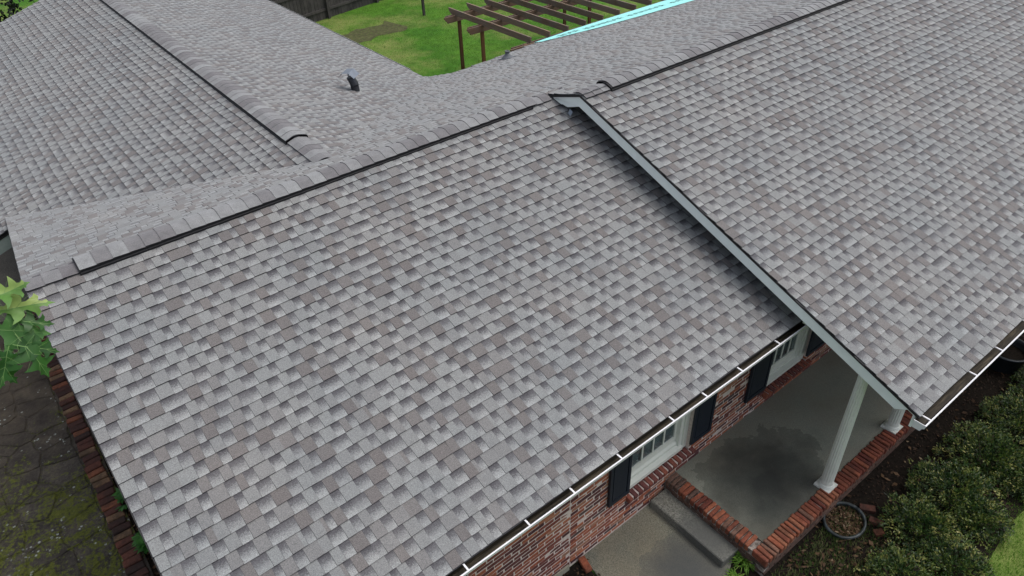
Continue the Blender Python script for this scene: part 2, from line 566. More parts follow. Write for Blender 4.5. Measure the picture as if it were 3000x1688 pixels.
dA = deck('a', [(0, 0, 0), (7.05, 0, 0), (7.05, -SA * CF, -SA * SF), (0, -SA * CF, -SA * SF)], FRA['N'])
yb = -D - SB * CF
dB = deck('b', [(XG, -D, D * TB), (XEND, -D, D * TB), (XEND, yb, zB(yb)), (XG, yb, zB(yb))], FRB['N'])
kp = [(XG, -D)] + [(XG, 0), (0, 0), (0, valley_y(0)), (XC, valley_y(XC)), (8.12, 6.40)] + EAVE[1:] + [(XEND, -D)]
dK = deck('k', [(x, y, zK(y)) for x, y in kp], FRK['N'])
cl = [(XC, .75), (0, valley_y(0)), (0, YC0), (XCL, YC0), (XCL, YC1), (XC, YC1)]
dCL = deck('cl', [(x, y, ZC - (XC - x) * TC) for x, y in cl], FCL['N'])
cr = [(XC, .75), (XC, YC1), (XCR, YC1), (XCR, 6.40)]
dCR = deck('cr', [(x, y, ZC - (x - XC) * TC) for x, y in cr], FCR['N'])
DECK = {'A': dA, 'B': dB, 'K': dK, 'L': dCL, 'R': dCR}


# shingles ------------------------------------------------------------
def make_tabs(L, r):
    """tooth pattern of one laminated strip: (x0, x1, kind, tone)"""
    t = []; x = 0.0; hi = r.random() < .5
    while x < L - .001:
        w = r.choice([.085, .095, .105, .115, .125, .14]) if hi else r.choice([.07, .08, .09, .10, .11, .135])
        if L - x - w < .05: w = L - x
        q = r.random()
        tone = (r.uniform(0, .36) if q < .34 else r.uniform(.42, 1.0)) if hi else r.random()
        if hi and r.random() < .12 and w > .12:
            t.append((x, x + w * .75, 0, tone)); t.append((x + w * .75, x + w, 0, r.uniform(.3, 1)))
        else:
            t.append((x, x + w, 0 if hi else 1, tone))
        x += w
        hi = not hi
    return t


def strip_geo(tabs, r, top=E + .012):
    v = []; f = []; mi = []; tabc = []
    for (x0, x1, kind, tone) in tabs:
        zt = .0088 if kind else .0140
        jit = r.uniform(-.0012, .0012)
        n = len(v)
        v += [(x0, top, .0004), (x1, top, .0004), (x0, jit, zt), (x1, jit, zt), (x0, jit + .002, -.006), (x1, jit + .002, -.006), (x0 - .003, jit, .0088), (x1 + .003, jit, .0088)]
        vt = 0.0 - (top - E) / E
        f += [(n + 2, n + 3, n + 1, n), (n + 4, n + 5, n + 3, n + 2), (n, n + (6 if kind == 0 else 4), n + 2), (n + 1, n + 3, n + (7 if kind == 0 else 5))]
        mi += [0, 1, 1 if kind == 0 else 0, 1 if kind == 0 else 0]
        k = float(kind)
        tabc += [(k, tone, 1, 1), (k, tone, 1, 1), (k, tone, 0, 1), (k, tone, 0, 1)]
        tabc += [(k, tone, 1, 1)] * 4 + [(k, tone, .5, 1)] * 6
    return v, f, mi, tabc


def strip_mesh(name, parts):
    v, f, mi, tabc = parts
    me = bpy.data.meshes.new(name)
    me.from_pydata(v, [], f)
    me.materials.append(M['shingle']); me.materials.append(M['edge'])
    me.polygons.foreach_set('material_index', mi)
    at = me.attributes.new('tab', 'FLOAT_COLOR', 'CORNER')
    at.data.foreach_set('color', np.array(tabc, np.float32).ravel())
    me.update()
    return me


VAR = []
for i in range(44):
    r = random.Random(500 + i)
    VAR.append(strip_geo(make_tabs(1.0, r), r))
VARME = [None] * len(VAR)


def wav(u, s, k):
    return .0065 * math.sin(1.9 * u + .9 * s + k) + .0048 * math.sin(4.3 * u + 1.7 * s + 2 * k), \
        .004 * math.sin(1.2 * u + 1.1 * s + 3 * k) + .003 * math.sin(2.9 * u - 1.4 * s + k)


strips = []
def lay(key, fr, rows, urange, seed):
    r = random.Random(seed)
    off = 0.0
    for j, s in enumerate(rows):
        rng = urange(s)
        if rng is None: continue
        u0, u1 = rng
        off = (off + r.choice([.15, .25, .4, .55])) % 1.0
        u = math.floor(u0) - off
        while u < u1:
            a, b = max(u, u0), min(u + 1.0, u1)
            if b - a > .03:
                full = (b - a) > .999
                var = r.randrange(len(VAR)) if full else None
                q0, n0 = wav(a, s, seed); q1, n1 = wav(b, s, seed)
                P0 = fr['O'] + fr['U'] * a - fr['Y'] * (s + q0) + fr['N'] * n0 * .6
                P1 = fr['O'] + fr['U'] * b - fr['Y'] * (s + q1) + fr['N'] * n1 * .6
                X = (P1 - P0).normalized()
                Y = (fr['Y'] - X * X.dot(fr['Y'])).normalized()
                N = X.cross(Y)
                mt = Matrix.Identity(4)
                for i in range(3):
                    mt[i][0] = X[i]; mt[i][1] = Y[i]; mt[i][2] = N[i]; mt[i][3] = P0[i]
                geo = None
                if not full:
                    rr = random.Random(seed * 1000 + j * 37 + int(u * 10))
                    geo = strip_geo(make_tabs(b - a, rr), rr)
                mid = (P0 + P1) / 2 + Y * E / 2
                d = mid - CAM
                zc = d.dot(FWD); px = 1500 + 2112 * d.dot(RIGHT) / max(zc, .1); py = 844 + 2112 * d.dot(DOWN) / max(zc, .1)
                sc = (b - a) * abs(N.dot(d.normalized())) / d.length_squared if (zc > .2 and -60 < px < 3060 and -40 < py < 1730) else 0
                strips.append([sc, key, mt, var, geo])
            u += 1.0


rowsA = [.113 + k * E for k in range(0, 33) if .113 + k * E < SA + .02]
lay('A', FRA, rowsA, lambda s: (-.012, 7.05), 3)
rowsB = [SB - k * E for k in range(0, 40) if SB - k * E > .05]
lay('B', FRB, rowsB, lambda s: (-.012, 15.3), 5)
# back slope: u runs towards -x
def uk(s):
    y = s * math.cos(PBK)
    res = []
    lo = -(.0 if y >= 0 else 99)
    return None
rowsK = [k * E for k in range(-4, 48)]
def u_back(s):
    y = s * math.cos(PBK)
    return y
def lay_back():
    for k in rowsK:
        y = k * math.cos(PBK)
        xs0 = XG - .012 if y < .02 else -.012
        segs = []
        # left of the rear wing (between rake and left valley) and right of it
        yv = y - E
        if y > valley_y(XC) - .1:
            xl = XC - (yv - valley_y(XC)) * TB / TC + .25
            if xl > xs0: segs.append((xs0, min(xl, XC + .3)))
            xr = XC + (yv - valley_y(XC)) * TB / TC - .25
            x = max(xr, XC - .3)
        else:
            x = xs0
        # right end: where the eave still lies beyond this row
        run = None
        step = .1; xx = x
        while xx < 18.5:
            if eave_y(xx) > y - .001:
                if run is None: run = xx
            else:
                if run is not None and xx - run > .05: segs.append((run, xx))
                run = None
            xx += step
        if run is not None: segs.append((run, xx))
        for (a, b) in segs:
            lay('K', FRK, [k], lambda s, a=a, b=b: (-b, -a), 7 + int(abs(k) * 7) % 13)
lay_back()
# rear wing, left slope: u runs towards -y ; right slope: towards +y
rowsL = [.14 + k * E for k in range(0, 40) if .14 + k * E < (XC - XCL) / math.cos(PC) + .02]
def ul(s):
    x = XC - s * math.cos(PC)
    y0 = max(.9, valley_y(x) - .45) if x > -.02 else YC0 - .012
    return (-YC1, -y0)
lay('L', FCL, rowsL, ul, 9)
rowsR = [.14 + k * E for k in range(0, 40) if .14 + k * E < (XCR - XC) / math.cos(PC) + .02]
def ur(s):
    x = XC + s * math.cos(PC)
    return (max(.9, min(valley_y(x) - .45, 6.38 if x > 8.0 else 99)), YC1)
lay('R', FCR, rowsR, ur, 15)

strips.sort(key=lambda t: -t[0])
rest_v = []; rest_f = []; rest_mi = []; rest_t = []
hl = Vector(house.location)
cnt = 0
for k, (sc, key, mt, var, geo) in enumerate(strips):
    if cnt < 296 and sc > 0:
        if var is not None:
            if VARME[var] is None: VARME[var] = strip_mesh('shingle', VAR[var])
            me = VARME[var]
        else:
            me = strip_mesh('shingle', geo)
        o = bpy.data.objects.new('shingle', me)
        link(o, DECK[key])
        m2 = mt.copy()
        o.matrix_local = m2        # decks sit at the world origin (their meshes are in world space)
        cnt += 1
    else:
        v, f, mi, tc = VAR[var] if var is not None else geo
        n = len(rest_v)
        rest_v += [tuple(mt @ Vector(p)) for p in v]
        rest_f += [tuple(n + i for i in q) for q in f]
        rest_mi += mi; rest_t += tc
me = strip_mesh('shingles', (rest_v, rest_f, rest_mi, rest_t))
o = mesh_obj('shingles', me, house)
o['kind'] = 'stuff'


# ridge vents and caps --------------------------------------------------
def cap_piece(P, X, slopeL, slopeR, L, w, lift, val, parent, thick=.0065):
    """one bent cap shingle over a ridge at P, running along X; slopes fall on both sides"""
    X = Vector(X).normalized(); up = Vector((0, 0, 1)); side = X.cross(up).normalized()   # right-hand side
    mb = MB()
    prof = []
    for q in (-1, -.62, -.28, 0, .28, .62, 1):
        sl = slopeL if q < 0 else slopeR
        h = -abs(q) * w * math.sin(math.atan(sl)) + lift
        hh = -.010 * (1 - min(1, abs(q) / .3)) if abs(q) < .3 else 0
        prof.append((q * w * math.cos(math.atan(sl)), h + hh))
    n = len(prof)
    rows = []
    for (t, dz) in ((0, thick + .002), (L, 0.0)):
        rows.append([Vector(P) + X * t + side * a + up * (b + dz) for a, b in prof])
    for i in range(n - 1):
        mb.quad([rows[0][i], rows[0][i + 1], rows[1][i + 1], rows[1][i]], 0, val)
    low = [p - up * (thick + .002) for p in rows[0]]
    for i in range(n - 1):
        mb.quad([low[i], low[i + 1], rows[0][i + 1], rows[0][i]], 1, val)
    for e in (0, n - 1):
        q = [rows[0][e], rows[1][e], rows[1][e] - up * .01, low[e]]
        mb.quad(q if e == 0 else q[::-1], 1, val)
    return mb.build('ridge_cap', [M['cap'], M['edge']], parent)


def ridge_run(A, B, slL, slR, v0, v1, Lc, w, seed, thick=.0055):
    """caps from A to B (pieces laid from B back to A so that each butt faces A); vent between v0..v1 along"""
    A = Vector(A); B = Vector(B); X = (B - A).normalized(); T = (B - A).length
    r = random.Random(seed)
    # vent body
    if v1 > v0:
        mb = MB(); side = X.cross(Vector((0, 0, 1))).normalized()
        nseg = max(2, int((v1 - v0) / .6))
        hw = w - .012
        for s in (-1, 1):
            sl = slL if s < 0 else slR
            cs, sn = math.cos(math.atan(sl)), math.sin(math.atan(sl))
            for i in range(nseg):
                a = v0 + (v1 - v0) * i / nseg; b = v0 + (v1 - v0) * (i + 1) / nseg - .002
                # lower louvre and upper louvre, a thin groove between them
                for (z0, z1, o_) in ((.000, .020, .022), (.0235, .0445, .008)):
                    c0 = A + X * a + side * (s * (hw + o_) * cs) + Vector((0, 0, -(hw + o_) * sn + z0 + .004))
                    d = -side * (s * hw * .8 * cs) + Vector((0, 0, hw * .8 * sn))
                    mb.obox(c0, X * (b - a), d, (0, 0, z1 - z0))
        for (ve, sg) in ((v0, 1), (v1, -1)):      # closed ends of the vent, following the cap's arch
            pr = [A + X * ve + side * (q * w * math.cos(math.atan(slL if q < 0 else slR))) + Vector((0, 0, -abs(q) * w * math.sin(math.atan(slL if q < 0 else slR)) + .045 - (.008 if q == 0 else 0))) for q in (-1.04, -.5, -.2, 0, .2, .5, 1.04)]
            pr += [p - Vector((0, 0, .022)) for p in pr[::-1]]
            mb.prism(pr, X * (sg * .012))
        vo = mb.build('ridge_vent', M['vent'], house)
    t = 0.0
    while t < T - .02:
        mid = t + Lc / 2
        on = v0 - .01 <= t + .001 and t < v1 - .05
        lift = .052 if on else .020
        L = min(Lc + .03, T - t)
        ww = w if on else w - .015
        cap_piece(A + X * t, X, slL, slR, L, ww, lift + r.uniform(-.0012, .0012), r.choice([r.uniform(0, .3), r.uniform(.5, 1), r.uniform(.3, .7)]), house, thick)
        t += Lc


ridge_run((0.0, 0, 0), (6.62, 0, 0), TB, TF, .46, 6.27, .158, .150, 21)      # side: right-hand of +x is -y = front
ridge_run((XG + .0, -D, D * TB), (15.6, -D, D * TB), TB, TF, .45, 8.6, .158, .150, 22)
ridge_run((XC, .85, ZC), (XC, 13.95, ZC), TC, TC, .84, 12.6, .170, .165, 23, .0012)

# the dark drip edges and rake boards ----------------------------------------
mb = MB()      # left rake of the front wing, front and back
mb.obox((-.022, 0, -.012), (.02, 0, 0), (0, -SA * CF, -SA * SF), (0, 0, -.03))
mb.obox((-.022, 0, -.012), (.02, 0, 0), (0, 4.5, -4.5 * TB), (0, 0, -.03))
mb.build('drip_edge', M['drip'], house)
mb = MB()
mb.obox((.0, 0, -.045), (.03, 0, 0), (0, -SA * CF + .02, -SA * SF + .02 * TF), (0, 0, -.16))
mb.obox((.0, 0, -.045), (.03, 0, 0), (0, 4.6, -4.6 * TB), (0, 0, -.16))
mb.build('rake_board', M['white'], house)
# porch gable: sloping fascia, short back return, drip edge
mb = MB()
mb.obox((XG - .020, -D, D * TB - .008), (.03, 0, 0), (0, -SB * CF, -SB * SF), (0, 0, -.022))
mb.obox((XG - .020, -D, D * TB - .008), (.03, 0, 0), (0, D, -D * TB), (0, 0, -.030))
mb.build('drip_edge', M['drip'], house)
mb = MB()
L1 = SB - .12
mb.prism([(XG - .008, -D, D * TB - .030), (XG - .008, -D - L1 * CF, D * TB - .030 - L1 * SF), (XG - .008, -D - (L1 - .15) * CF, D * TB - .178 - (L1 - .15) * SF), (XG - .008, -D, D * TB - .178)], (.03, 0, 0))
mb.build('rake_board', M['white'], house)
mb = MB()
mb.prism([(XG - .006, -D, D * TB - .040), (XG - .006, -D, D * TB - .178), (XG - .006, -.40, .10 - .178 + .012), (XG - .006, -.30, -.055), (XG - .006, -.27, -.065), (XG - .006, -.06, -.012), (XG - .006, -.02, -.025)], (.026, 0, 0))
mb.build('rake_board', M['white'], house)
mb = MB()
mb.obox((XG - .014, -D, D * TB - .038), (.02, 0, 0), (0, D - .12, -(D - .12) * TB), (0, 0, -.018))
mb.build('rake_trim', M['gutter'], house)
mb = MB()      # bent piece of loose flashing under the return
mb.quad([(XG - .02, -.43, -.135), (XG - .02, -.49, -.155), (XG + .01, -.49, -.11), (XG + .01, -.43, -.085)])
mb.quad([(XG - .02, -.43, -.135), (XG - .04, -.41, -.128), (XG - .04, -.50, -.166), (XG - .02, -.49, -.155)])
mb.build('flashing', M['metal2'], house)
# underside (porch ceiling) and the gable wall hidden deep under the porch roof
mb = MB()
mb.prism([(XG + .03, -D - .1, zB(-D - .1) - .07), (XEND, -D - .1, zB(-D - .1) - .07), (XEND, yb + .06, zB(yb + .06) - .07), (XG + .03, yb + .06, zB(yb + .06) - .07)], (0, 0, -.02))
mb.build('porch_ceiling', M['cream'], house)
mb = MB()
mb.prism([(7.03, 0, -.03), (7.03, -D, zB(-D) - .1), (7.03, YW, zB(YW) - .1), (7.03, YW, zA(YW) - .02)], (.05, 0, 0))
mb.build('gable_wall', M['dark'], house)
mb = MB().box((XG + .10, -5.24, zB(-5.2) - .20), (XEND, -5.06, zB(-5.06) - .095))
mb.build('porch_beam', M['cream'], house)
mb = MB().box((XG + .02, yb + .05, zB(yb) - .22), (XEND, yb + .075, zB(yb) - .022))
mb.build('fascia', M['white'], house)
ya = -SA * CF
mb = MB().box((.03, ya + .03, -SA * SF - .19), (7.0, ya + .055, -SA * SF - .022))
mb.build('fascia', M['white'], house)
mb = MB().box((.03, ya + .056, -SA * SF - .185), (7.0, YW + .02, -SA * SF - .165))
mb.build('soffit', M['cream'], house)
# rear wing: front rake board left of the front wing, eave boards
mb = MB()
x0 = -.03
mb.obox((x0, YC0, ZC - (XC - x0) * TC - .02), ((XCL - x0), 0, (XCL - x0) * TC), (0, .03, 0), (0, 0, -.055))
mb.build('drip_edge', M['drip'], house)
mb = MB()
mb.obox((x0, YC0 + .006, ZC - (XC - x0) * TC - .075), ((XCL - x0), 0, (XCL - x0) * TC), (0, .03, 0), (0, 0, -.19))
mb.build('rake_board', plain('shaded_white_trim', (.26, .31, .29), .5, .08), house)  # trim board in shade: the shade is mixed into a duller grey-green
mb = MB().box((XCL, YC0, ZC - (XC - XCL) * TC - .2), (XCL + .03, YC1, ZC - (XC - XCL) * TC - .03))
mb.build('fascia', M['white'], house)
mb = MB()
ze = ZC - (XCR - XC) * TC
mb.box((XCR - .02, 6.43, ze - .16), (XCR + .012, YC1 + .02, ze - .012))
mb.build('fascia', M['white'], house)
mb = MB()
for (a, b) in zip(EAVE[1:], EAVE[2:]):
    A_, B_ = Vector((a[0], a[1], zK(a[1]) - .012)), Vector((b[0], b[1], zK(b[1]) - .012))
    mb.obox(A_, B_ - A_, (0, -.03, 0), (0, 0, -.17))
mb.build('fascia', M['white'], house)


# gutters -------------------------------------------------------------------
def gutter(x0, x1, yr, zr, out, lipz, hang, cap_left=False):
    """K gutter along x under a roof edge at (yr, zr); lip at y = yr - out"""
    yo = yr - out; yi = yr + .028
    mb = MB()
    prof = [(yi, zr - .03), (yi, lipz - .10), (yo + .040, lipz - .10), (yo + .026, lipz - .062), (yo + .006, lipz - .045), (yo, lipz - .012), (yo - .002, lipz)]
    inn = [(yo + .014, lipz - .003), (yo + .016, lipz - .012), (yo + .034, lipz - .055), (yo + .046, lipz - .090), (yi - .004, lipz - .090), (yi - .004, zr - .034)]
    for i in range(len(prof) - 1):
        a, b = prof[i], prof[i + 1]
        mb.quad([(x0, *a), (x0, *b), (x1, *b), (x1, *a)], 0)
    a, b = prof[-1], inn[0]
    mb.quad([(x0, *a), (x0, *b), (x1, *b), (x1, *a)], 0)
    for i in range(len(inn) - 1):
        a, b = inn[i], inn[i + 1]
        mb.quad([(x0, *a), (x0, *b), (x1, *b), (x1, *a)], 1)
    go = mb.build('gutter', [M['gutter'], M['gutin']], house)
    for x in hang:
        h = MB().box((x - .008, yo + .015, lipz - .012), (x + .008, yi - .006, lipz - .002))
        h.build('gutter_hanger', M['gutter'], go)
    if cap_left:
        cp = MB(); pr = [(x0, y, z) for y, z in prof]
        cp.prism(pr + [(x0, yi, lipz)], (-.006, 0, 0))
        cp.build('end_cap', M['gutter'], go)
    return go


gutter(.2, 6.99, ya, -SA * SF, .082, -1.596, [.35, 1.15, 2.01, 2.69, 3.23, 3.85, 4.6, 5.12, 5.71, 6.39])
gutter(XG - .055, XEND, yb, zB(yb), .098, -1.778, [6.74, 7.75, 8.37, 9.1, 9.8, 10.5, 11.3, 12.1, 13, 14, 15, 16], True)

# roof vents ------------------------------------------------------------------
vp = thing('x', '', '')
bpy.data.objects.remove(vp)
b = Vector((5.80, 4.34, -.968))
mb = MB()
if False: mb.prism([b + Vector(p) for p in ((-.16, -.16, .052 + .012), (.16, -.16, -.052 + .012), (.16, .16, -.052 + .012), (-.16, .16, .052 + .012))], (0, 0, .006))
mb.tube([b + Vector((0, 0, -.05)), b + Vector((0, 0, .09)), b + Vector((0, 0, .105))], [.078, .074, .078], 16)
mb.tube([b + Vector((0, 0, .105)), b + Vector((-.01, .015, .17)), b + Vector((-.03, .035, .23)), b + Vector((-.04, .04, .26))], [.078, .074, .070, .070], 16)
vpipe = mb.build('vent_pipe', M['metal'], house)
mb = MB()
c0 = b + Vector((-.04, .04, .235))
a1, a2 = Vector((.62, -.78, 0)), Vector((.78, .62, 0))
mb.quad([c0 + a2 * .13 + a1 * -.10 + Vector((0, 0, .12)), c0 + a2 * -.13 + a1 * -.10 + Vector((0, 0, .12)), c0 + a2 * -.13 + a1 * .04 + Vector((0, 0, .13)), c0 + a2 * .13 + a1 * .04 + Vector((0, 0, .13))])
for s in (-1, 1):
    p, q = c0 + a1 * (.04 if s > 0 else -.10), a1 * (s * .09) + Vector((0, 0, -.09))
    zz = Vector((0, 0, .13 if s > 0 else .12))
    mb.quad([p + a2 * .13 + zz, p - a2 * .13 + zz, p - a2 * .13 + zz + q, p + a2 * .13 + zz + q])
for s in (-1, 1):
    p = c0 + a2 * (s * .06)
    mb.obox(p + a1 * -.012 + Vector((0, 0, -.03)), a1 * .024, a2 * .006, (0, 0, .155))
mb.build('vent_cap', M['metal2'], vpipe)
b = Vector((9.54, 4.66, -1.405))
mb = MB()
mb.prism([b + Vector(p) for p in ((-.15, -.15, .045 + .012), (.15, -.15, .045 + .012), (.15, .17, -.051 + .012), (-.15, .17, -.051 + .012))], (0, 0, .005))
mb.lathe([(.135, -.03), (.125, .02), (.085, .06), (.055, .085), (.052, .10), (.046, .10), (.046, .15), (.052, .15), (.052, .165), (.040, .17), (.036, .12)], b, 18)
mb.build('plumbing_vent', M['rubber'], house, True)

# teal underlayment strip left bare along the back eave -------------------------
mb = MB()
tp_ = [(11.20, 5.5), (12.4, 4.85), (13.6, 4.58), (15.3, 4.34), (17.2, 4.25)]
bt_ = [(x, eave_y(x) + .015) for x in (11.2, 12.4, 13.6, 15.3, 17.2)]
for i in range(4):
    a, b_, c_, d_ = tp_[i], tp_[i + 1], bt_[i + 1], bt_[i]
    mb.quad([(x, y, zK(y) + .022) for x, y in (a, b_, c_, d_)])
for i in range(4):
    c_, d_ = bt_[i + 1], bt_[i]
    mb.quad([(d_[0], d_[1], zK(d_[1]) + .022), (c_[0], c_[1], zK(c_[1]) + .022), (c_[0], c_[1] + .005, zK(c_[1]) - .05), (d_[0], d_[1] + .005, zK(d_[1]) - .05)])
under = mb.build('underlayment_strip', M['teal'], house)
fc = bpy.data.curves.new('print', 'FONT'); fc.body = 'ROOF'; fc.size = .20; fc.align_x = 'CENTER'; fc.align_y = 'CENTER'
fo = bpy.data.objects.new('print', fc); COL.objects.link(fo)
bpy.context.view_layer.update()
pm = bpy.data.meshes.new_from_object(fo.evaluated_get(bpy.context.evaluated_depsgraph_get()))
bpy.data.objects.remove(fo)
pm.materials.clear(); pm.materials.append(M['ink'])
for i, x in enumerate([12.05, 12.7, 13.35, 14.05, 14.75, 15.5, 16.2]):
    y = (eave_y(x) + np.interp(x, [t[0] for t in tp_], [t[1] for t in tp_])) / 2
    o = bpy.data.objects.new('print', pm); link(o, under)
    up = Vector((0, -1, TB)).normalized() * (1 if i % 2 else -1)
    N = Vector((0, TB, 1)).normalized(); X = up.cross(N)
    mt = Matrix.Identity(4)
    for k in range(3):
        mt[k][0] = X[k] * 1.15; mt[k][1] = up[k] * 2.1; mt[k][2] = N[k]
    P = Vector((x, y, zK(y) + .025))
    for k in range(3): mt[k][3] = P[k]
    o.matrix_local = Matrix.Translation(hl) @ mt if False else Matrix.Translation(-Vector(under.location) - hl) @ mt

# ---------------------------------------------------------------- walls and bricks
WIN = [(4.67, 5.82, -3.49, -1.80), (7.42, 8.45, -3.52, -1.80)]   # window openings x0,x1,z0,z1
mb = MB()
BY = YW + .0045                                  # mortar face, bricks stand proud of it
def wallrect(x0, x1, z0, z1):
    mb.box((x0, BY, z0), (x1, BY + .20, z1))
xs = [.30] + [q for w in WIN for q in w[:2]] + [XEND]
wallrect(.30, WIN[0][0], ZG - .1, -1.72)
wallrect(WIN[0][1], XG + .4, ZG - .1, -1.72)
wallrect(XG + .4, WIN[1][0], ZG - .1, -1.12)
wallrect(WIN[1][1], XEND, ZG - .1, -1.12)
for i, w in enumerate(WIN):
    wallrect(w[0], w[1], ZG - .1, w[2] - .085)
    wallrect(w[0], w[1], w[3], -1.72 if i == 0 else -1.12)
fwall = mb.build('front_wall', M['mortar'], house)


def bevel_box(sx, sy, sz, bev, jit, seed, mat, val, name='brick'):
    bm = bmesh.new()
    bmesh.ops.create_cube(bm, size=1)
    r = random.Random(seed)
    for v in bm.verts:
        v.co = Vector((v.co.x * sx, v.co.y * sy, v.co.z * sz)) + Vector((r.uniform(-jit, jit), r.uniform(-jit, jit), r.uniform(-jit, jit)))
    bmesh.ops.bevel(bm, geom=list(bm.edges), offset=bev, segments=1, affect='EDGES')
    me = bpy.data.meshes.new(name)
    bm.to_mesh(me); bm.free()
    at = me.attributes.new('val', 'FLOAT', 'FACE')
    at.data.foreach_set('value', [val] * len(me.polygons))
    me.materials.append(mat)
    return me


def place(name, me, loc, rotz, parent, rx=0, ry=0):
    o = bpy.data.objects.new(name, me)
    link(o, parent)
    L = Vector((0, 0, 0)); p = parent
    while p is not None:
        L += Vector(p.location); p = p.parent
    o.location = Vector(loc) - L
    o.rotation_euler = (rx, ry, rotz)
    return o


CH, BH, BLEN, PITCH = .0645, .0505, .2195, .2345
VB = [bevel_box(BLEN, .10, BH, .005, .0028, 40 + i, M['brick'], random.Random(900 + i).random()) for i in range(22)]
VBL = [bevel_box(BLEN, .10, BH, .005, .0028, 80 + i, M['brick'], random.Random(950 + i).random() ** 1.3 * .85) for i in range(16)]
VBH = [bevel_box(.104, .10, BH, .005, .0028, 120 + i, M['brick'], random.Random(990 + i).random()) for i in range(10)]
bl = []
rb = random.Random(77)
def visible(x, z):
    yy = YW
    t = (yy + 4.345) / (yy - CAM.y)
    zq = z + (CAM.z - z) * t
    return zq < -1.70
for zone, (xa, xb, zo) in enumerate([(.32, 3.722, .022), (3.732, 9.9, 0.0)]):
    k = 0
    z = ZP - CH * 6 + zo
    while z < -1.78:
        off = (k % 2) * PITCH / 2 + rb.uniform(-.02, .02)
        x = xa - off
        zz = z + BH / 2
        while x < xb:
            L = BLEN
            a, b = x, x + L
            small = False
            a2, b2 = max(a, xa), min(b, xb)
            x += PITCH + rb.uniform(-.006, .006)
            if b2 - a2 < .05 or z < ZG - .03: continue
            hitw = False
            for w in WIN:
                if b2 > w[0] + .004 and a2 < w[1] - .004 and zz > w[2] - .115 and zz < w[3] + .02:
                    if a2 < w[0] - .05: b2 = w[0] - .002
                    elif b2 > w[1] + .05: a2 = w[1] + .002
                    else: hitw = True
            if hitw or b2 - a2 < .045: continue
            cx = (a2 + b2) / 2
            if cx > 5.35 and zz < ZP - .04 and cx > 5.5: continue
            d = Vector((cx, YW, zz)) - CAM
            zc = d.dot(FWD); px = 1500 + 2112 * d.dot(RIGHT) / zc; py = 844 + 2112 * d.dot(DOWN) / zc
            sh = any(s0 < cx < s1 and zz > -3.42 for s0, s1 in ((4.33, 4.66), (5.82, 6.18), (6.95, 7.37), (8.40, 8.93)))
            sc = (b2 - a2) / d.length_squared if (visible(cx, zz) and -20 < px < 3020 and py < 1710 and not sh) else 0
            bl.append((sc, zone, a2, b2, zz))
        z += CH
        k += 1
bl.sort(key=lambda t: -t[0])
rest = MB()
nb = 0
for (sc, zone, a, b, zz) in bl:
    yj = YW + rb.uniform(-.004, .004) + .05
    if sc > 0 and nb < 262:
        L = b - a
        if L > .215: me = rb.choice(VBL if zone == 0 else VB)
        elif .095 < L < .115: me = rb.choice(VBH)
        else: me = bevel_box(L, .10, BH, .005, .0028, int(zz * 999) + nb, M['brick'], rb.random())
        place('brick', me, ((a + b) / 2, yj, zz + rb.uniform(-.002, .002)), rb.uniform(-.004, .004), fwall, 0, rb.uniform(-.006, .006))
        nb += 1
    else:
        rest.box((a, yj - .05, zz - BH / 2), (b, yj + .04, zz + BH / 2), 0, rb.random())
o = rest.build('wall_bricks', M['brick'], house)
o['kind'] = 'stuff'
# sloping rowlock sills
VS = [bevel_box(.064, .135, .075, .006, .003, 200 + i, M['brick'], random.Random(i).uniform(.05, .5)) for i in range(8)]
for w in WIN:
    n = 14
    for i in range(n):
        x = w[0] + .02 + (w[1] - w[0] + .02) * i / (n - 1)
        place('brick', rb.choice(VS), (x, YW + .002, w[2] - .052 + rb.uniform(-.003, .003)), rb.uniform(-.02, .02), fwall, .17, 0)
    mb = MB().box((w[0] - .01, YW - .05, w[2] - .088), (w[1] + .06, YW + .05, w[2] - .035))
    mb.build('sill_mortar', M['mortar'], house)
# other walls, mostly hidden under the eaves
g = G('plain_brick_wall')
sx = g.n('ShaderNodeSeparateXYZ'); g.put(sx.inputs[0], g.pos())
cb = g.n('ShaderNodeCombineXYZ'); g.put(cb.inputs[0], g.math('ADD', sx.outputs[0], sx.outputs[1])); g.put(cb.inputs[1], sx.outputs[2])
bt = g.n('ShaderNodeTexBrick'); g.put(bt.inputs['Vector'], cb.outputs[0])
for k_, v_ in (('Scale', 1.0), ('Brick Width', .2345), ('Row Height', .0645), ('Mortar Size', .006), ('Bias', -.1)): bt.inputs[k_].default_value = v_
bt.inputs['Color1'].default_value = (.24, .080, .052, 1); bt.inputs['Color2'].default_value = (.10, .042, .040, 1); bt.inputs['Mortar'].default_value = (.55, .47, .44, 1)
M['wallbrick'] = g.color(g.mix(1, bt.outputs['Color'], g.ramp(g.noise(30, 4, .6), [(.3, .7), (.7, 1.25)]), 'MULTIPLY'), .9, .15)
mb = MB()
mb.box((.30, BY + .21, ZG - .1), (.45, 4.4, -1.62))
mb.prism([(.30, -3.5, -1.6), (.30, 0, -.08), (.30, 4.4, -1.42)], (.15, 0, 0))
mb.build('side_wall', M['wallbrick'], house)
mb = MB().box((XCL + .35, 9.2, ZPAT - .3), (2.0, 9.35, -1.75))
mb.box((7.75, 5.3, ZG - .1), (7.9, YC1 - .4, -1.75))
mb.box((7.9, 5.0, ZG - .1), (XEND, 5.15, -1.72))
mb.box((XCL + .35, YC1 - .45, ZG - .1), (7.74, YC1 - .3, -1.75))
mb.build('rear_wall', M['wallbrick'], house)
mb = MB().box((.9, YW - .025, ZG - .05), (3.70, YW + .002, ZG + .085))
mb.build('footing', plain('pale_footing_concrete', (.26, .25, .20), .9, .25, 8), house)


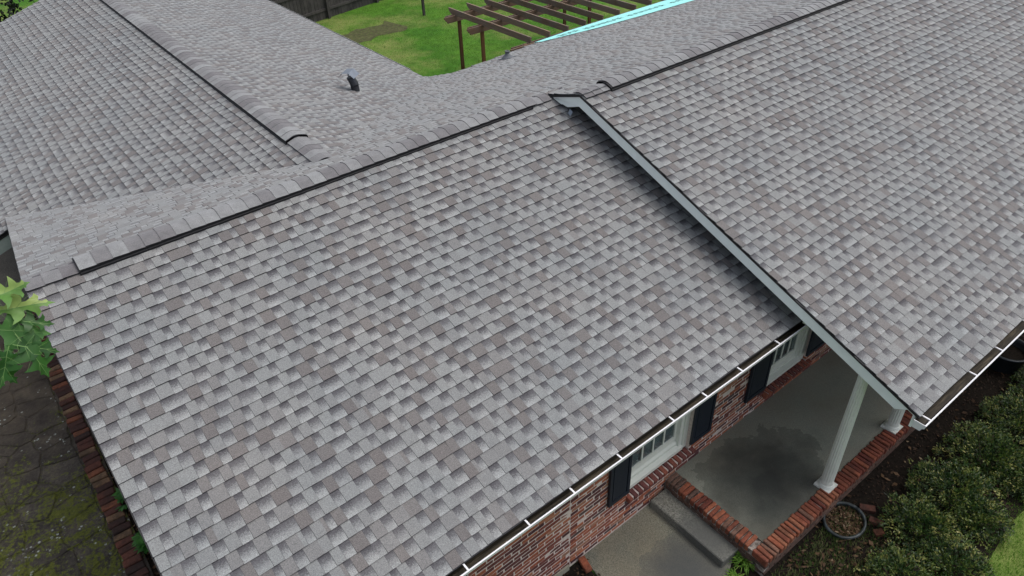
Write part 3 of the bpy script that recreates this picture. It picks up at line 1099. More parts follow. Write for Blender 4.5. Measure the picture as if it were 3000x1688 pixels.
# windows ----------------------------------------------------------------------
def window(w, cols, label):
    x0, x1, z0, z1 = w
    yf = YW + .055
    fm = MB()
    t = .075                                      # outer casing with brick moulding
    fm.box((x0, yf, z0), (x0 + t, yf + .06, z1)); fm.box((x1 - t, yf, z0), (x1, yf + .06, z1)); fm.box((x0 + t, yf, z1 - t), (x1 - t, yf + .06, z1))
    fm.box((x0 + t, yf + .02, z0 + .05), (x0 + t + .06, yf + .075, z1 - t)); fm.box((x1 - t - .06, yf + .02, z0 + .05), (x1 - t, yf + .075, z1 - t))
    # sloping sill in two steps
    fm.prism([(x0 + t, yf - .012, z0), (x0 + t, yf - .012, z0 + .055), (x0 + t, yf + .045, z0 + .075), (x0 + t, yf + .045, z0)], (x1 - x0 - 2 * t, 0, 0))
    fm.prism([(x0 + t + .06, yf + .046, z0), (x0 + t + .06, yf + .046, z0 + .12), (x0 + t + .06, yf + .085, z0 + .15), (x0 + t + .06, yf + .085, z0)], (x1 - x0 - 2 * t - .12, 0, 0))
    wo = fm.build('window', M['cream'], house)
    sx0, sx1 = x0 + t + .06, x1 - t - .06
    ys = yf + .07
    zb, zt = z0 + .15, z1 - t
    zm = (zb + zt) / 2
    sm = MB()
    sm.box((sx0, ys, zb), (sx1, ys + .03, zb + .09)); sm.box((sx0, ys, zt - .05), (sx1, ys + .03, zt)); sm.box((sx0, ys, zm - .025), (sx1, ys + .03, zm + .025))
    sm.box((sx0, ys + .001, zb + .09), (sx0 + .045, ys + .03, zt - .05)); sm.box((sx1 - .045, ys + .001, zb + .09), (sx1, ys + .03, zt - .05))
    sm.build('sash', M['cream'], wo)
    gx0, gx1 = sx0 + .045, sx1 - .045
    rows = [(zb + .09, zm - .025), (zm + .025, zt - .05)]
    cw = (gx1 - gx0) / cols
    for (a, b) in rows:
        h = (b - a) / 2
        for i in range(1, cols):
            x = gx0 + cw * i
            MB().box((x - .011, ys + .003, a), (x + .011, ys + .026, b)).build('muntin', M['cream'], wo)
        MB().box((gx0, ys + .004, a + h - .011), (gx1, ys + .025, a + h + .011)).build('muntin', M['cream'], wo)
        for i in range(cols):
            for j in range(2):
                MB().box((gx0 + cw * i + .010, ys + .012, a + h * j + .010), (gx0 + cw * (i + 1) - .010, ys + .016, a + h * (j + 1) - .010)).build('pane', M['glass'], wo)
    # blinds behind the glass: each slat tilted
    z = zb + .04
    sl = MB()
    while z < zt:
        sl.obox((sx0 + .02, ys + .032, z), (sx1 - sx0 - .04, 0, 0), (0, .014, .040), (0, 0, .003))
        z += .050
    so = sl.build('blind', M['blind'], wo)
    MB().box((sx0 - .05, ys + .16, z0), (sx1 + .05, ys + .17, z1)).build('dark_interior', M['dark'], wo)
    MB().box((x0, ys + .031, z0), (x0 + .05, ys + .159, z1)).build('jamb', M['dark'], wo)
    MB().box((x1 - .05, ys + .031, z0), (x1, ys + .159, z1)).build('jamb', M['dark'], wo)
    return wo


window(WIN[0], 4, '')
window(WIN[1], 4, '')


def shutter(x0, x1, z0, z1):
    yb_, yf = YW - .008, YW - .042
    mb = MB()
    st = .045
    mb.box((x0, yf, z0), (x0 + st, yb_, z1)); mb.box((x1 - st, yf, z0), (x1, yb_, z1))
    for (a, b) in ((z0, z0 + .065), (z1 - .065, z1), ((z0 + z1) / 2 - .035, (z0 + z1) / 2 + .035)):
        mb.box((x0 + st, yf, a), (x1 - st, yb_, b))
    so = mb.build('shutter', M['navy'], house)
    zc_ = (z0 + z1) / 2
    for (a, b) in ((z0 + .065, zc_ - .035), (zc_ + .035, z1 - .065)):
        p = MB()
        p.box((x0 + st, yf + .014, a), (x1 - st, yb_, b))
        p.box((x0 + st + .016, yf + .004, a + .016), (x1 - st - .016, yf + .0139, b - .016))
        p.build('shutter_panel', M['navy'], so)


for (a, b) in ((4.315, 4.662), (5.80, 6.19), (6.93, 7.38), (8.37, 8.95)):
    shutter(a, b, -3.385, -1.85)

# ---------------------------------------------------------------- ground
def structure(o):
    o['kind'] = 'structure'; return o


mb = MB()
R_ = 420
def gz(x, y): return ZG - .02
mb.quad([(-R_, -R_, ZG - .02), (R_, -R_, ZG - .02), (R_, R_, ZG - .02), (-R_, R_, ZG - .02)])
structure(mb.build('ground', M['lawn']))
# mulch and soil in front of the house
mb = MB()
mb.quad([(.2, -6.0, ZG - .012), (3.9, -5.2, ZG - .012), (3.9, YW - .002, ZG - .012), (.2, YW - .002, ZG - .012)])
pts = [(5.0, -3.9), (4.97, -7.6), (6.65, -7.6), (6.7, -7.0), (7.25, -6.95), (8.3, -6.85), (9.5, -6.9), (12, -7.0), (16, -7.0), (16, -3.9)]
mb.quad([(x, y, ZG - .012) for x, y in pts])
structure(mb.build('mulch_bed', M['mulch']))
# walkway, step, porch
mb = MB().prism([(3.955, YW + .004, ZG - .08), (5.42, YW + .004, ZG - .08), (5.42, -4.9, ZG - .08), (5.10, -5.05, ZG - .08), (4.98, -5.3, ZG - .08), (4.95, -9.5, ZG - .08), (3.6, -9.5, ZG - .08), (3.72, -5.2, ZG - .08)], (0, 0, .08))
structure(mb.build('walkway', M['walk']))
stp = bevel_box(.345, 1.165, .16, .012, .004, 5, M['step'], .5, 'concrete_step')
o = mesh_obj('concrete_step', stp)
o.location = (5.285, -4.36, ZG + .052)
tag(o, 'grey speckled concrete step slab below the side of the porch', 'step')

porch = thing('front_porch', 'concrete porch floor edged with red rowlock bricks', 'porch', (6.9, -4.6, ZG))
mb = MB().box((5.595, -5.13, ZG - .1), (14.0, YW + .004, ZP))
mb.build('porch_floor', M['porch'], porch)
mb = MB().box((5.40, -5.315, ZG - .1), (14.0, -5.131, ZP - .075))
mb.box((5.40, -5.13, ZG - .1), (5.594, YW - .002, ZP - .075))
mb.box((5.41, -5.30, ZP - .075), (14.0, -5.131, ZP - .012))
mb.box((5.41, -5.13, ZP - .075), (5.594, YW - .002, ZP - .012))
mb.build('porch_base', M['pmortar'], porch)
VP = [bevel_box(.205, .053, .10, .009, .006, 300 + i, M['pbrick'], random.Random(70 + i).random()) for i in range(16)]
y = YW - .045
rp = random.Random(5)
while y > -5.08:
    me = rp.choice(VP[:7] if y > -4.2 else VP)
    place('brick', me, (5.495 + rp.uniform(-.006, .006), y, ZP - .030 + rp.uniform(-.006, .006)), rp.uniform(-.05, .05), porch, rp.uniform(-.03, .03), rp.uniform(-.02, .02))
    y -= .0685
x = 5.42
while x < 13.9:
    pool = sorted(VP, key=lambda m: m.attributes['val'].data[0].value)
    pool = pool[:9] if x > 7.0 else (pool[6:] if x < 6.2 else pool)
    place('brick', rp.choice(pool), (x, -5.225 + rp.uniform(-.006, .006), ZP - .030 + rp.uniform(-.006, .006)), math.pi / 2 + rp.uniform(-.05, .05), porch, rp.uniform(-.03, .03), rp.uniform(-.02, .02))
    x += .0685
# stretcher course under the rowlocks
VQ = [bevel_box(.20, .09, .055, .006, .004, 340 + i, M['pbrick'], random.Random(33 + i).uniform(.8, 1)) for i in range(6)]
for k, zz in enumerate((ZP - .115, ZP - .18, ZP - .245)):
    x = 5.50 + (k % 2) * .1
    while x < 10.5:
        place('brick', rp.choice(VQ), (x, -5.278, zz), 0, porch); x += .212
    y = -3.88 - (k % 2) * .1
    while y > -5.25:
        place('brick', rp.choice(VQ), (5.437, y, zz), math.pi / 2, porch); y -= .212


def column(x, y, z0, z1, label):
    t = thing('porch_column', label, 'column', (x, y, z0), 'fluted columns along the porch edge')
    h = z1 - z0
    MB().box((x - .105, y - .105, z0), (x + .105, y + .105, z0 + .035)).build('plinth', M['cream'], t)
    MB().lathe([(.098, .036), (.102, .044), (.098, .054), (.088, .058), (.092, .066), (.086, .076), (.080, .078)], (x, y, z0), 32).build('base_ring', M['cream'], t, True)
    prof = [(.080, .077), (.076, .13), (.0755, .15)] + [(.0755 - .0145 * (i / 10) ** 1.4, .16 + (h - .28) * i / 10) for i in range(11)] + [(.061, h - .10)]
    MB().lathe(prof, (x, y, z0), 64, 0, 16, .007, (.15, h - .11)).build('shaft', M['cream'], t)
    MB().lathe([(.062, h - .10), (.066, h - .095), (.062, h - .085), (.062, h - .06), (.078, h - .04)], (x, y, z0), 32).build('capital', M['cream'], t, True)
    MB().box((x - .085, y - .085, z1 - .038), (x + .085, y + .085, z1)).build('abacus', M['cream'], t)


column(6.885, -5.135, ZP - .004, zB(-5.15) - .222, 'fluted cream porch column standing clear on the brick porch edge')
column(8.43, -5.165, ZP - .004, zB(-5.15) - .222, 'fluted cream column whose base alone shows beneath the roof corner')

# ---------------------------------------------------------------- patio at the left
mb = MB().prism([(-9, -3.2, ZG - .1), (-.24, -3.2, ZG - .1), (-.24, 12.5, ZG - .1), (-9, 12.5, ZG - .1)], (0, 0, ZPAT - .012 - (ZG - .1)))
patio = structure(mb.build('patio', M['joint']))
mb = MB().prism([(-9, 5.3, ZPAT - .010), (.30, 5.3, ZPAT - .010), (.30, 12.6, ZPAT - .010), (-9, 12.6, ZPAT - .010)], (0, 0, .014))
structure(mb.build('concrete_slab', M['carport']))
mb = MB().box((-.25, -3.2, ZG), (.29, 5.29, ZPAT - .06))
structure(mb.build('planting_bed', M['mulch']))


def voronoi(pts, box):
    cells = []
    for i, p in enumerate(pts):
        poly = [Vector(q) for q in ((box[0], box[1]), (box[2], box[1]), (box[2], box[3]), (box[0], box[3]))]
        for j, q in enumerate(pts):
            if i == j or (p - q).length > 2.2: continue
            m = (p + q) / 2; d = (q - p).normalized()
            new = []
            for a, b in zip(poly, poly[1:] + poly[:1]):
                da, db = (a - m).dot(d), (b - m).dot(d)
                if da <= 0: new.append(a)
                if (da < 0) != (db < 0): new.append(a + (b - a) * (da / (da - db)))
            poly = new
            if len(poly) < 3: break
        cells.append(poly)
    return cells


rv = random.Random(8)
pts = []
for i in range(10):
    for j in range(19):
        pts.append(Vector((-.66 - i * .40 + rv.uniform(-.17, .17), -1.75 + j * .37 + (i % 2) * .18 + rv.uniform(-.16, .16))))
FLAGPTS = list(pts)
for p, poly in zip(pts, voronoi(pts, (-5.0, -2.2, -.475, 5.28))):
    if len(poly) < 3: continue
    c = sum(poly, Vector((0, 0))) / len(poly)
    ring = []
    for a, b in zip(poly, poly[1:] + poly[:1]):
        n = max(1, int((b - a).length / .12))
        for k in range(n):
            q = a + (b - a) * k / n
            q = c + (q - c) * (1 - .013 / max((q - c).length, .05))
            w_ = .06
            q = q + Vector((mnoise.noise(Vector((q.x * 4, q.y * 4, 1))), mnoise.noise(Vector((q.x * 4, q.y * 4, 7))))) * w_
            ring.append(q)
    zt = ZPAT + rv.uniform(-.004, .006)
    tx, ty = rv.uniform(-.012, .012), rv.uniform(-.012, .012)
    fz = lambda q: zt + tx * (q.x - c.x) + ty * (q.y - c.y)
    mb = MB(); val = rv.random()
    inn = [c + (q - c) * (1 - .014 / max((q - c).length, .05)) for q in ring]
    mb.quad([(q.x, q.y, fz(q)) for q in inn], 0, val)
    for k in range(len(ring)):
        l = (k + 1) % len(ring)
        mb.quad([(ring[k].x, ring[k].y, fz(ring[k]) - .009), (ring[l].x, ring[l].y, fz(ring[l]) - .009), (inn[l].x, inn[l].y, fz(inn[l])), (inn[k].x, inn[k].y, fz(inn[k]))], 0, val)
        mb.quad([(ring[k].x, ring[k].y, ZPAT - .03), (ring[l].x, ring[l].y, ZPAT - .03), (ring[l].x, ring[l].y, fz(ring[l]) - .009), (ring[k].x, ring[k].y, fz(ring[k]) - .009)], 0, val)
    mb.build('flagstone', M['flag'], patio)

edg = thing('brick_edging', 'row of dark worn bricks edging the stone patio', 'edging', (-.36, 2.0, ZPAT - .06))
MB().box((-.465, -2.2, ZPAT - .2), (-.255, 5.28, ZPAT - .015)).build('edging_bed', M['dmortar'], edg)
VE = [bevel_box(.205, .094, .06, .010, .007, 400 + i, M['ebrick'], random.Random(430 + i).random()) for i in range(18)]
y = -2.1
re_ = random.Random(4)
while y < 5.25:
    place('brick', re_.choice(VE), (-.362 + re_.uniform(-.014, .014), y, ZPAT - .005 + re_.uniform(-.007, .007)), re_.uniform(-.07, .07), edg, re_.uniform(-.05, .05), re_.uniform(-.04, .04))
    y += .1105

# ---------------------------------------------------------------- scatter helpers
def leafquad(mb, p, d, n, L, w, val):
    d = Vector(d).normalized(); n = Vector(n)
    s = d.cross(n)
    if s.length < .05: s = d.cross(Vector((.3, .5, .8)))
    s.normalize()
    p = Vector(p)
    mb.quad([p, p + d * L * .5 + s * w, p + d * L, p + d * L * .5 - s * w], 0, val)


def rvec(r):
    while True:
        v = Vector((r.uniform(-1, 1), r.uniform(-1, 1), r.uniform(-1, 1)))
        if .05 < v.length < 1: return v.normalized()


def litter(name, n, region, z, sz, seed, lo=0, hi=1, mat='litter', label=None):
    r = random.Random(seed); mb = MB()
    while len(mb.f) < n:
        x, y = r.uniform(region[0], region[2]), r.uniform(region[1], region[3])
        if len(region) > 4 and not region[4](x, y): continue
        L = r.uniform(*sz)
        leafquad(mb, (x, y, z + r.uniform(.002, .025)), (r.uniform(-1, 1), r.uniform(-1, 1), r.uniform(-.35, .35)), (r.uniform(-.5, .5), r.uniform(-.5, .5), 1), L, L * r.uniform(.16, .35), lo + (hi - lo) * r.random() ** 1.6)
    o = mb.build(name, M[mat])
    o['kind'] = 'stuff'
    return o


def blades(name, n, fn, h, seed, w=.006, mat='blade'):
    r = random.Random(seed); mb = MB()
    k = 0
    while k < n:
        q = fn(r)
        if q is None: continue
        x, y, z, hm, val = q
        hh = r.uniform(*h) * hm
        a = r.uniform(0, 6.283); lean = r.uniform(.1, .8) * hh
        s = Vector((math.cos(a + 1.57), math.sin(a + 1.57), 0)) * w
        p = Vector((x, y, z)); t = p + Vector((math.cos(a) * lean, math.sin(a) * lean, hh))
        mb.quad([p - s, p + s, t], 0, min(1, max(0, val + r.uniform(-.2, .2))))
        k += 1
    o = mb.build(name, M[mat])
    o['kind'] = 'stuff'
    return o


# front: mulch chips, dry leaves, grass
litter('mulch_chips', 5200, (5.2, -6.8, 13, -5.34), ZG - .012, (.015, .05), 61, 0, .30)
litter('leaf_litter', 260, (5.4, -6.7, 12, -5.36), ZG + .0, (.05, .10), 62, .35, 1)
litter('leaf_litter', 330, (5.2, -7.0, 7.0, -5.40, lambda x, y: y < -5.42 - .1 * math.sin(5 * x)), ZG - .005, (.04, .09), 63, .5, 1)
litter('leaf_litter', 420, (-.25, -2.0, .0, 4.9), ZPAT - .055, (.02, .06), 64, .2, 1)
litter('leaf_litter', 160, (3.2, -4.9, 3.95, -3.78), ZG - .01, (.02, .06), 65, .1, .9)


def mixpatch(r):
    x, y = r.uniform(5.05, 7.1), r.uniform(-7.3, -5.36)
    if mnoise.noise(Vector((x * 2.2, y * 2.2, 3))) < r.uniform(-.5, .5): return None
    return x, y, ZG - .015, 1, .45 + .4 * mnoise.noise(Vector((x * 3, y * 3, 9)))
blades('mixed_grass', 15000, mixpatch, (.03, .07), 71, .005, 'drygrass')


def frontlawn(r):
    x, y = r.uniform(6.6, 11.5), r.uniform(-8.6, -6.45)
    if y > -6.80 - .12 * math.sin(2 * x) : return None
    return x, y, ZG - .02, 1, .5 + .25 * mnoise.noise(Vector((x * 1.5, y * 1.5, 4)))
blades('lawn_grass', 42000, frontlawn, (.02, .045), 72, .003)


def backlawn(r):
    x, y = r.uniform(7.6, 20), r.uniform(6.0, 19.0)
    d = mnoise.noise(Vector((x * .45, y * .45, 2.2)))
    if soil_at(x, y) and r.random() < .62: return None
    return x, y, ZG - .02, 1, .52 + .35 * d


def soil_at(x, y):
    # a dug-over strip of bare earth near the fence
    u = (x - 10.9) * .977 + (y - 15.8) * .21; v = -(x - 10.9) * .21 + (y - 15.8) * .977
    wob = .22 * math.sin(2.1 * u) + .16 * math.sin(4.7 * u + 1)
    return -4 < u < 2.6 and abs(v - wob * .6) < .62


blades('lawn_grass', 52000, backlawn, (.02, .04), 73, .007)
mb = MB()
N_ = 26
top = []; bot = []
for i in range(N_ + 1):
    u = -4 + 6.6 * i / N_
    wob = .6 * (.22 * math.sin(2.1 * u) + .16 * math.sin(4.7 * u + 1))
    for s, lst in ((.62, top), (-.62, bot)):
        v = s + wob + .06 * math.sin(9 * u + s * 5)
        lst.append((10.9 + u * .977 - v * .21, 15.8 + u * .21 + v * .977, ZG - .012))
for i in range(N_):
    mb.quad([bot[i], bot[i + 1], top[i + 1], top[i]])
structure(mb.build('bare_soil', M['soil']))

# moss tufts between the stones
def mossfn(r):
    x, y = r.uniform(-2.6, -.47), r.uniform(-1.6, 3.4)
    ds = sorted((q - Vector((x, y))).length for q in FLAGPTS)
    if ds[1] - ds[0] < .07 and r.random() < .25 and y < 2.6: return x, y, ZPAT - .012, 1.2, .35 + .3 * mnoise.noise(Vector((x * 8, y * 8, 1)))
    if mnoise.noise(Vector((x * 1.7, y * 1.7, 5))) + .35 * mnoise.noise(Vector((x * 6, y * 6, 5))) < .08 + .05 * y: return None
    return x, y, ZPAT - .006, 1, .35 + .3 * mnoise.noise(Vector((x * 8, y * 8, 1)))
blades('moss', 16000, mossfn, (.004, .010), 74, .008, 'moss')


# ---------------------------------------------------------------- plants
def shrub(x, y, r, h, label, seed, n=330):
    t = thing('shrub', label, 'shrub', (x, y, ZG), 'shrubs massed in front of the porch')
    rr = random.Random(seed)
    st = MB()
    for k in range(6):
        a = rr.uniform(0, 6.28)
        st.tube([(x + .03 * math.cos(a), y + .03 * math.sin(a), ZG - .03), (x + r * .5 * math.cos(a), y + r * .5 * math.sin(a), ZG + h * .75)], [.012, .005], 5)
    st.build('stem', M['bark'], t)
    fo_ = MB()
    for k in range(n):
        a = rr.uniform(0, 6.283); ph = math.acos(rr.uniform(.02, 1))
        d = Vector((math.sin(ph) * math.cos(a), math.sin(ph) * math.sin(a), math.cos(ph)))
        lump = 1 + .28 * mnoise.noise(Vector((d.x * 2.6 + seed, d.y * 2.6, d.z * 2.6)))
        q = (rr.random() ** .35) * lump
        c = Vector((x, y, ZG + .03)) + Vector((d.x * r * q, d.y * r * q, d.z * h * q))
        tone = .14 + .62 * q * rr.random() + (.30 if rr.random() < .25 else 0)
        for m in range(11):
            dd = (d * 1.1 + rvec(rr) * .9).normalized()
            L = rr.uniform(.028, .046)
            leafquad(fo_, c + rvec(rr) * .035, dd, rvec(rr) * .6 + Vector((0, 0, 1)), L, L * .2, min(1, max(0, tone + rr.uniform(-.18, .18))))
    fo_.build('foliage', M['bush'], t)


for k, (x, y, r, h, lab) in enumerate([
    (6.50, -6.18, .42, .34, 'low yellowish shrub nearest the porch corner and the drain ring'),
    (7.30, -5.98, .46, .42, 'dense shrub beside the loose bricks with dark leaves'),
    (7.12, -6.50, .42, .34, 'low yellow-green shrub between the loose bricks and the bottom edge'),
    (8.10, -5.98, .52, .46, 'leafy green shrub in the middle of the shrub mass'),
    (8.02, -6.38, .36, .30, 'small shrub at the edge of the bright lawn'),
    (9.00, -6.02, .56, .50, 'rounded green shrub behind the middle one, facing the mulch'),
    (9.95, -6.10, .60, .56, 'large dark green shrub right of the bare mulch'),
    (11.0, -6.12, .66, .60, 'dark shrub furthest along the porch by the black pot'),
    (6.55, -6.75, .36, .28, 'small yellowish shrub below the planter ring, cut by the bottom edge'),
    (9.1, -6.55, .40, .34, 'low shrub spreading onto the lawn at the right'),
]):
    shrub(x + .03, y - .20, r, h * .9, lab, 600 + k, int(430 * (r / .45) ** 2))


def clump(x, y, z, n, L, label, seed, cat='grass clump', name='grass_clump'):
    t = thing(name, label, cat, (x, y, z))
    r = random.Random(seed); mb = MB()
    for k in range(n):
        a = r.uniform(0, 6.28); l = r.uniform(.6, 1) * L; e = r.uniform(.35, 1.2)
        d = Vector((math.cos(a) * math.cos(e), math.sin(a) * math.cos(e), math.sin(e)))
        p = Vector((x + r.uniform(-.05, .05), y + r.uniform(-.05, .05), z - .01))
        s = Vector((-math.sin(a), math.cos(a), 0)) * .005
        m = p + d * l * .6; tip = p + d * l + Vector((0, 0, -l * .35))
        val = r.uniform(.3, .95)
        mb.quad([p - s, p + s, m + s, m - s], 0, val); mb.quad([m - s, m + s, tip], 0, val)
    mb.build('blade_tuft', M['blade'], t)


clump(5.40, -5.06, ZG, 190, .24, 'arching grass clump between the step end and porch corner', 81)
clump(5.12, -5.14, ZG, 120, .17, 'bright green grass tuft at the edge of the concrete walk', 82)


def weed(x, y, z, n, s, label, seed):
    t = thing('weed', label, 'weed', (x, y, z)); r = random.Random(seed); mb = MB()
    st = MB()
    for k in range(n):
        c = Vector((x + r.uniform(-.07, .07), y + r.uniform(-.14, .14), z + r.uniform(.05, .26)))
        st.tube([(x, y, z - .02), tuple(c)], [.003, .002], 4)
        a = r.uniform(0, 6.28)
        for m in range(5):
            b_ = a + (m - 2) * .55
            d = Vector((math.cos(b_), math.sin(b_), r.uniform(-.15, .25)))
            leafquad(mb, c, d, (r.uniform(-.3, .3), r.uniform(-.3, .3), 1), s * r.uniform(.7, 1.1), s * .2, r.random())
    mb.build('leaves', M['weed'], t); st.build('stem', M['weed'], t)


weed(-.17, .18, ZPAT - .05, 16, .11, 'small green weed between brick edging and roof, upper one', 91)
weed(-.15, -.66, ZPAT - .05, 26, .12, 'larger green weed at the roof edge near the bottom left', 92)

# oak: trunk out of sight, one low limb reaching the camera's left
oak = thing('oak_tree', 'oak tree whose lobed leaves hang in at the left', 'tree', (-3.4, -5.2, ZG))
mb = MB()
mb.tube([(-3.4, -5.2, ZG - .1), (-3.42, -5.2, -1), (-3.36, -5.18, 1.6), (-3.45, -5.1, 4.2), (-3.6, -5.0, 6.5), (-3.7, -4.9, 8.5)], [.24, .19, .16, .13, .09, .03], 12)
mb.build('trunk', M['bark'], oak, True)
mb = MB()
mb.tube([(-3.38, -5.18, 2.0), (-2.4, -5.45, 2.75), (-1.2, -5.62, 3.12), (-.3, -5.73, 3.14), (.17, -5.762, 3.082)], [.06, .04, .022, .009, .003], 7)
mb.tube([(-3.45, -5.1, 4.2), (-4.6, -4.4, 5.2), (-5.6, -4.0, 5.6)], [.06, .035, .01], 6)
mb.tube([(-3.55, -5.0, 5.4), (-3.0, -4.0, 6.4), (-2.7, -3.2, 6.9)], [.05, .03, .01], 6)
mb.build('branch', M['bark'], oak, True)
HALF = [(0, .004), (.10, .012), (.16, .05), (.17, .15), (.13, .245), (.235, .20), (.30, .10), (.345, .075), (.39, .14), (.42, .30), (.385, .40), (.51, .335), (.57, .19), (.585, .085), (.64, .085), (.71, .19), (.735, .285), (.79, .20), (.80, .09), (.855, .06), (.91, .10), (.93, .045), (1.03, .0)]


def oakleaf(base, tip, nrm, val, seed, wid=1.0, fold=.25, droop=.12):
    r = random.Random(seed)
    base, tip = Vector(base), Vector(tip)
    if seed < 20: tip = base + (tip - base) * 1.06; wid *= .95
    X = tip - base; L = X.length; X.normalize()
    N = Vector(nrm); N = (N - X * N.dot(X)).normalized(); Y = N.cross(X)
    def P(x, y, up=0):
        z = abs(y) * fold - droop * x * x - .35 * y * y + .035 * math.sin(x * 7 + y * 9 + seed)
        return base + X * (x * L) + Y * (y * L * wid) + N * (z * L + up)
    jl, jr = r.uniform(-.03, .03), r.uniform(-.03, .03)
    out = [(x + jl * (y > .1), y * r.uniform(.93, 1.07)) for x, y in HALF] + [(x + jr * (y > .1), -y * r.uniform(.93, 1.07)) for x, y in HALF[-2:0:-1]] + [(0, -.004)]
    inner = [(.12 * i + .06, 0) for i in range(8)]
    for x in (.15, .24, .33, .42, .51, .60, .70, .80):
        for y in (.07, -.07, .16, -.16): inner.append((x + .011 * (1 if y > 0 else -1), y))
    pts2 = [Vector(p) for p in out + inner]
    n_ = len(out)
    vv, _, ff, *_r = delaunay_2d_cdt(pts2, [(i, (i + 1) % n_) for i in range(n_)], [list(range(n_))], 1, 1e-5)
    mb = MB()
    mb.v = [tuple(P(p.x, p.y)) for p in vv]
    for f in ff:
        cy = sum(vv[i].y for i in f) / len(f)
        mb.f.append(tuple(f)); mb.mi.append(0); mb.val.append(min(1, max(0, val + (.05 if cy > 0 else -.05))))
    def vein(a, b, w0, w1, n=5):
        q = [P(a[0] + (b[0] - a[0]) * i / n, a[1] + (b[1] - a[1]) * i / n, .0007) for i in range(n + 1)]
        for i in range(n):
            sd = (q[i + 1] - q[i]).cross(N).normalized()
            wa, wb = w0 + (w1 - w0) * i / n, w0 + (w1 - w0) * (i + 1) / n
            mb.quad([q[i] - sd * wa, q[i + 1] - sd * wb, q[i + 1] + sd * wb, q[i] + sd * wa], 1)
    vein((0, 0), (.98, 0), .0008, .0002, 8)
    for (x0, x1, y1) in ((.10, .14, .20), (.26, .385, .34), (.50, .72, .24), (.70, .88, .09)):
        for sg in (1, -1):
            vein((x0, 0), (x1, sg * y1), .00035, .00012, 4)
    o = mb.build('leaf', [M['oakleaf'], M['vein']], oak, True)
    return o


UPV = Vector((.05, -.62, .78))
oakleaf((.175, -5.757, 3.108), (.268, -5.752, 3.112), (-.15, -.55, .85), .82, 1, 1.1, .25, .05)
oakleaf((.165, -5.757, 3.088), (.290, -5.770, 3.062), (.0, -.60, .80), .86, 2, .75, .15, .08)
oakleaf((.150, -5.772, 3.066), (.258, -5.800, 3.012), (.15, -.78, .60), .58, 3, 1.15, .12)
oakleaf((.208, -5.792, 3.032), (.228, -5.850, 2.948), (.30, -.78, .55), .34, 4, 1.15, .15)
oakleaf((.140, -5.800, 3.022), (.166, -5.840, 2.952), (-.1, -.78, .60), .28, 5, 1.15, .15)
oakleaf((.200, -5.768, 3.056), (.275, -5.792, 3.026), (.10, -.55, .80), .36, 6, .8, .2)
oakleaf((.19, -5.81, 3.02), (.140, -5.845, 2.960), (-.2, -.7, .6), .22, 7, 1.0, .15)
oakleaf((.130, -5.765, 3.095), (.176, -5.742, 3.138), (-.1, -.6, .8), .78, 8, 1.0, .2)
oakleaf((.195, -5.81, 3.02), (.262, -5.822, 2.972), (.3, -.7, .6), .16, 9, .9, .2)
r = random.Random(3)
for k in range(60):
    t_ = r.random()
    p = Vector((-2.4, -5.45, 2.8)).lerp(Vector((-.55, -5.70, 3.14)), t_) + rvec(r) * .12
    if k > 34: p = Vector((-5.4, -4.1, 5.5)) + rvec(r) * .4
    d = rvec(r); d.z = -abs(d.z) * .6
    oakleaf(p, p + d.normalized() * r.uniform(.09, .13), (r.uniform(-.3, .3), r.uniform(-.5, .2), 1), r.uniform(.15, .7), 20 + k)

# ---------------------------------------------------------------- small things in front
ring = thing('planter_ring', 'weathered grey plastic planter rim full of dry leaves', 'planter', (6.80, -5.50, ZG))
mb = MB(); n = 36
pts = []
for i in range(n + 1):
    a = 2 * math.pi * i / n
    pts.append((6.80 + .27 * math.cos(a), -5.515 + .235 * math.sin(a), ZG + .045 + .012 * math.sin(a + 1)))
mb.tube(pts, [.020] * (n + 1), 8)
mb.build('rim', M['pot2'], ring, True)
mb = MB()
for i in range(n):
    a, b_ = Vector(pts[i]), Vector(pts[i + 1])
    mb.quad([a, b_, b_ + Vector((0, 0, -.08)), a + Vector((0, 0, -.08))])
mb.build('wall', M['pot2'], ring)
litter('dry_leaves', 520, (6.54, -5.74, 7.05, -5.30, lambda x, y: ((x - 6.80) / .26) ** 2 + ((y + 5.515) / .22) ** 2 < 1), ZG + .0, (.03, .06), 66, .4, 1)
pot = thing('plant_pot', 'big black plastic pot standing on mulch under the gutter', 'pot', (11.25, -5.48, ZG))
mb = MB()
mb.lathe([(.24, 0), (.30, .30), (.325, .305), (.325, .33), (.29, .33), (.285, .28), (.25, .10), (.02, .10)], (11.25, -5.48, ZG - .01), 32)
mb.build('pot_body', M['pot'], pot, True)
MB().lathe([(.275, .20), (.05, .215)], (11.25, -5.48, ZG), 24).build('potting_soil', M['mulch'], pot)

for k, (x, y, z, rz, lab, sx) in enumerate([
    (3.885, -3.855, ZG + .018, 1.35, 'single clean red brick lying at the corner of the concrete walk', .20),
    (7.20, -5.60, ZG + .015, 2.2, 'loose dirty brick on the mulch, upper of those beside the planter ring', .19),
    (7.10, -5.78, ZG + .015, 1.9, 'broken mossy brick between planter ring and shrub', .17),
    (6.98, -5.88, ZG + .010, 2.6, 'crumbled reddish brick bit half under the yellow shrub', .12)]):
    me = bevel_box(sx, .09, .055, .006, .004, 700 + k, M['pbrick'] if k == 0 else M['ebrick'], [.45, .55, .6, .7][k], 'loose_brick')
    o = mesh_obj('loose_brick', me); o.location = (x, y, z); o.rotation_euler = (.02, .03, rz)
    tag(o, lab, 'brick', 'loose bricks lying about')
me = bevel_box(.16, .12, .07, .012, .012, 720, plain('broken_concrete', (.30, .29, .25), .9, .2, 12), .5, 'concrete_chunk')
o = mesh_obj('concrete_chunk', me); o.location = (3.68, -4.02, ZG + .01); o.rotation_euler = (.1, .1, .6)
tag(o, 'pale broken concrete lump on the soil by the brick wall', 'rubble')

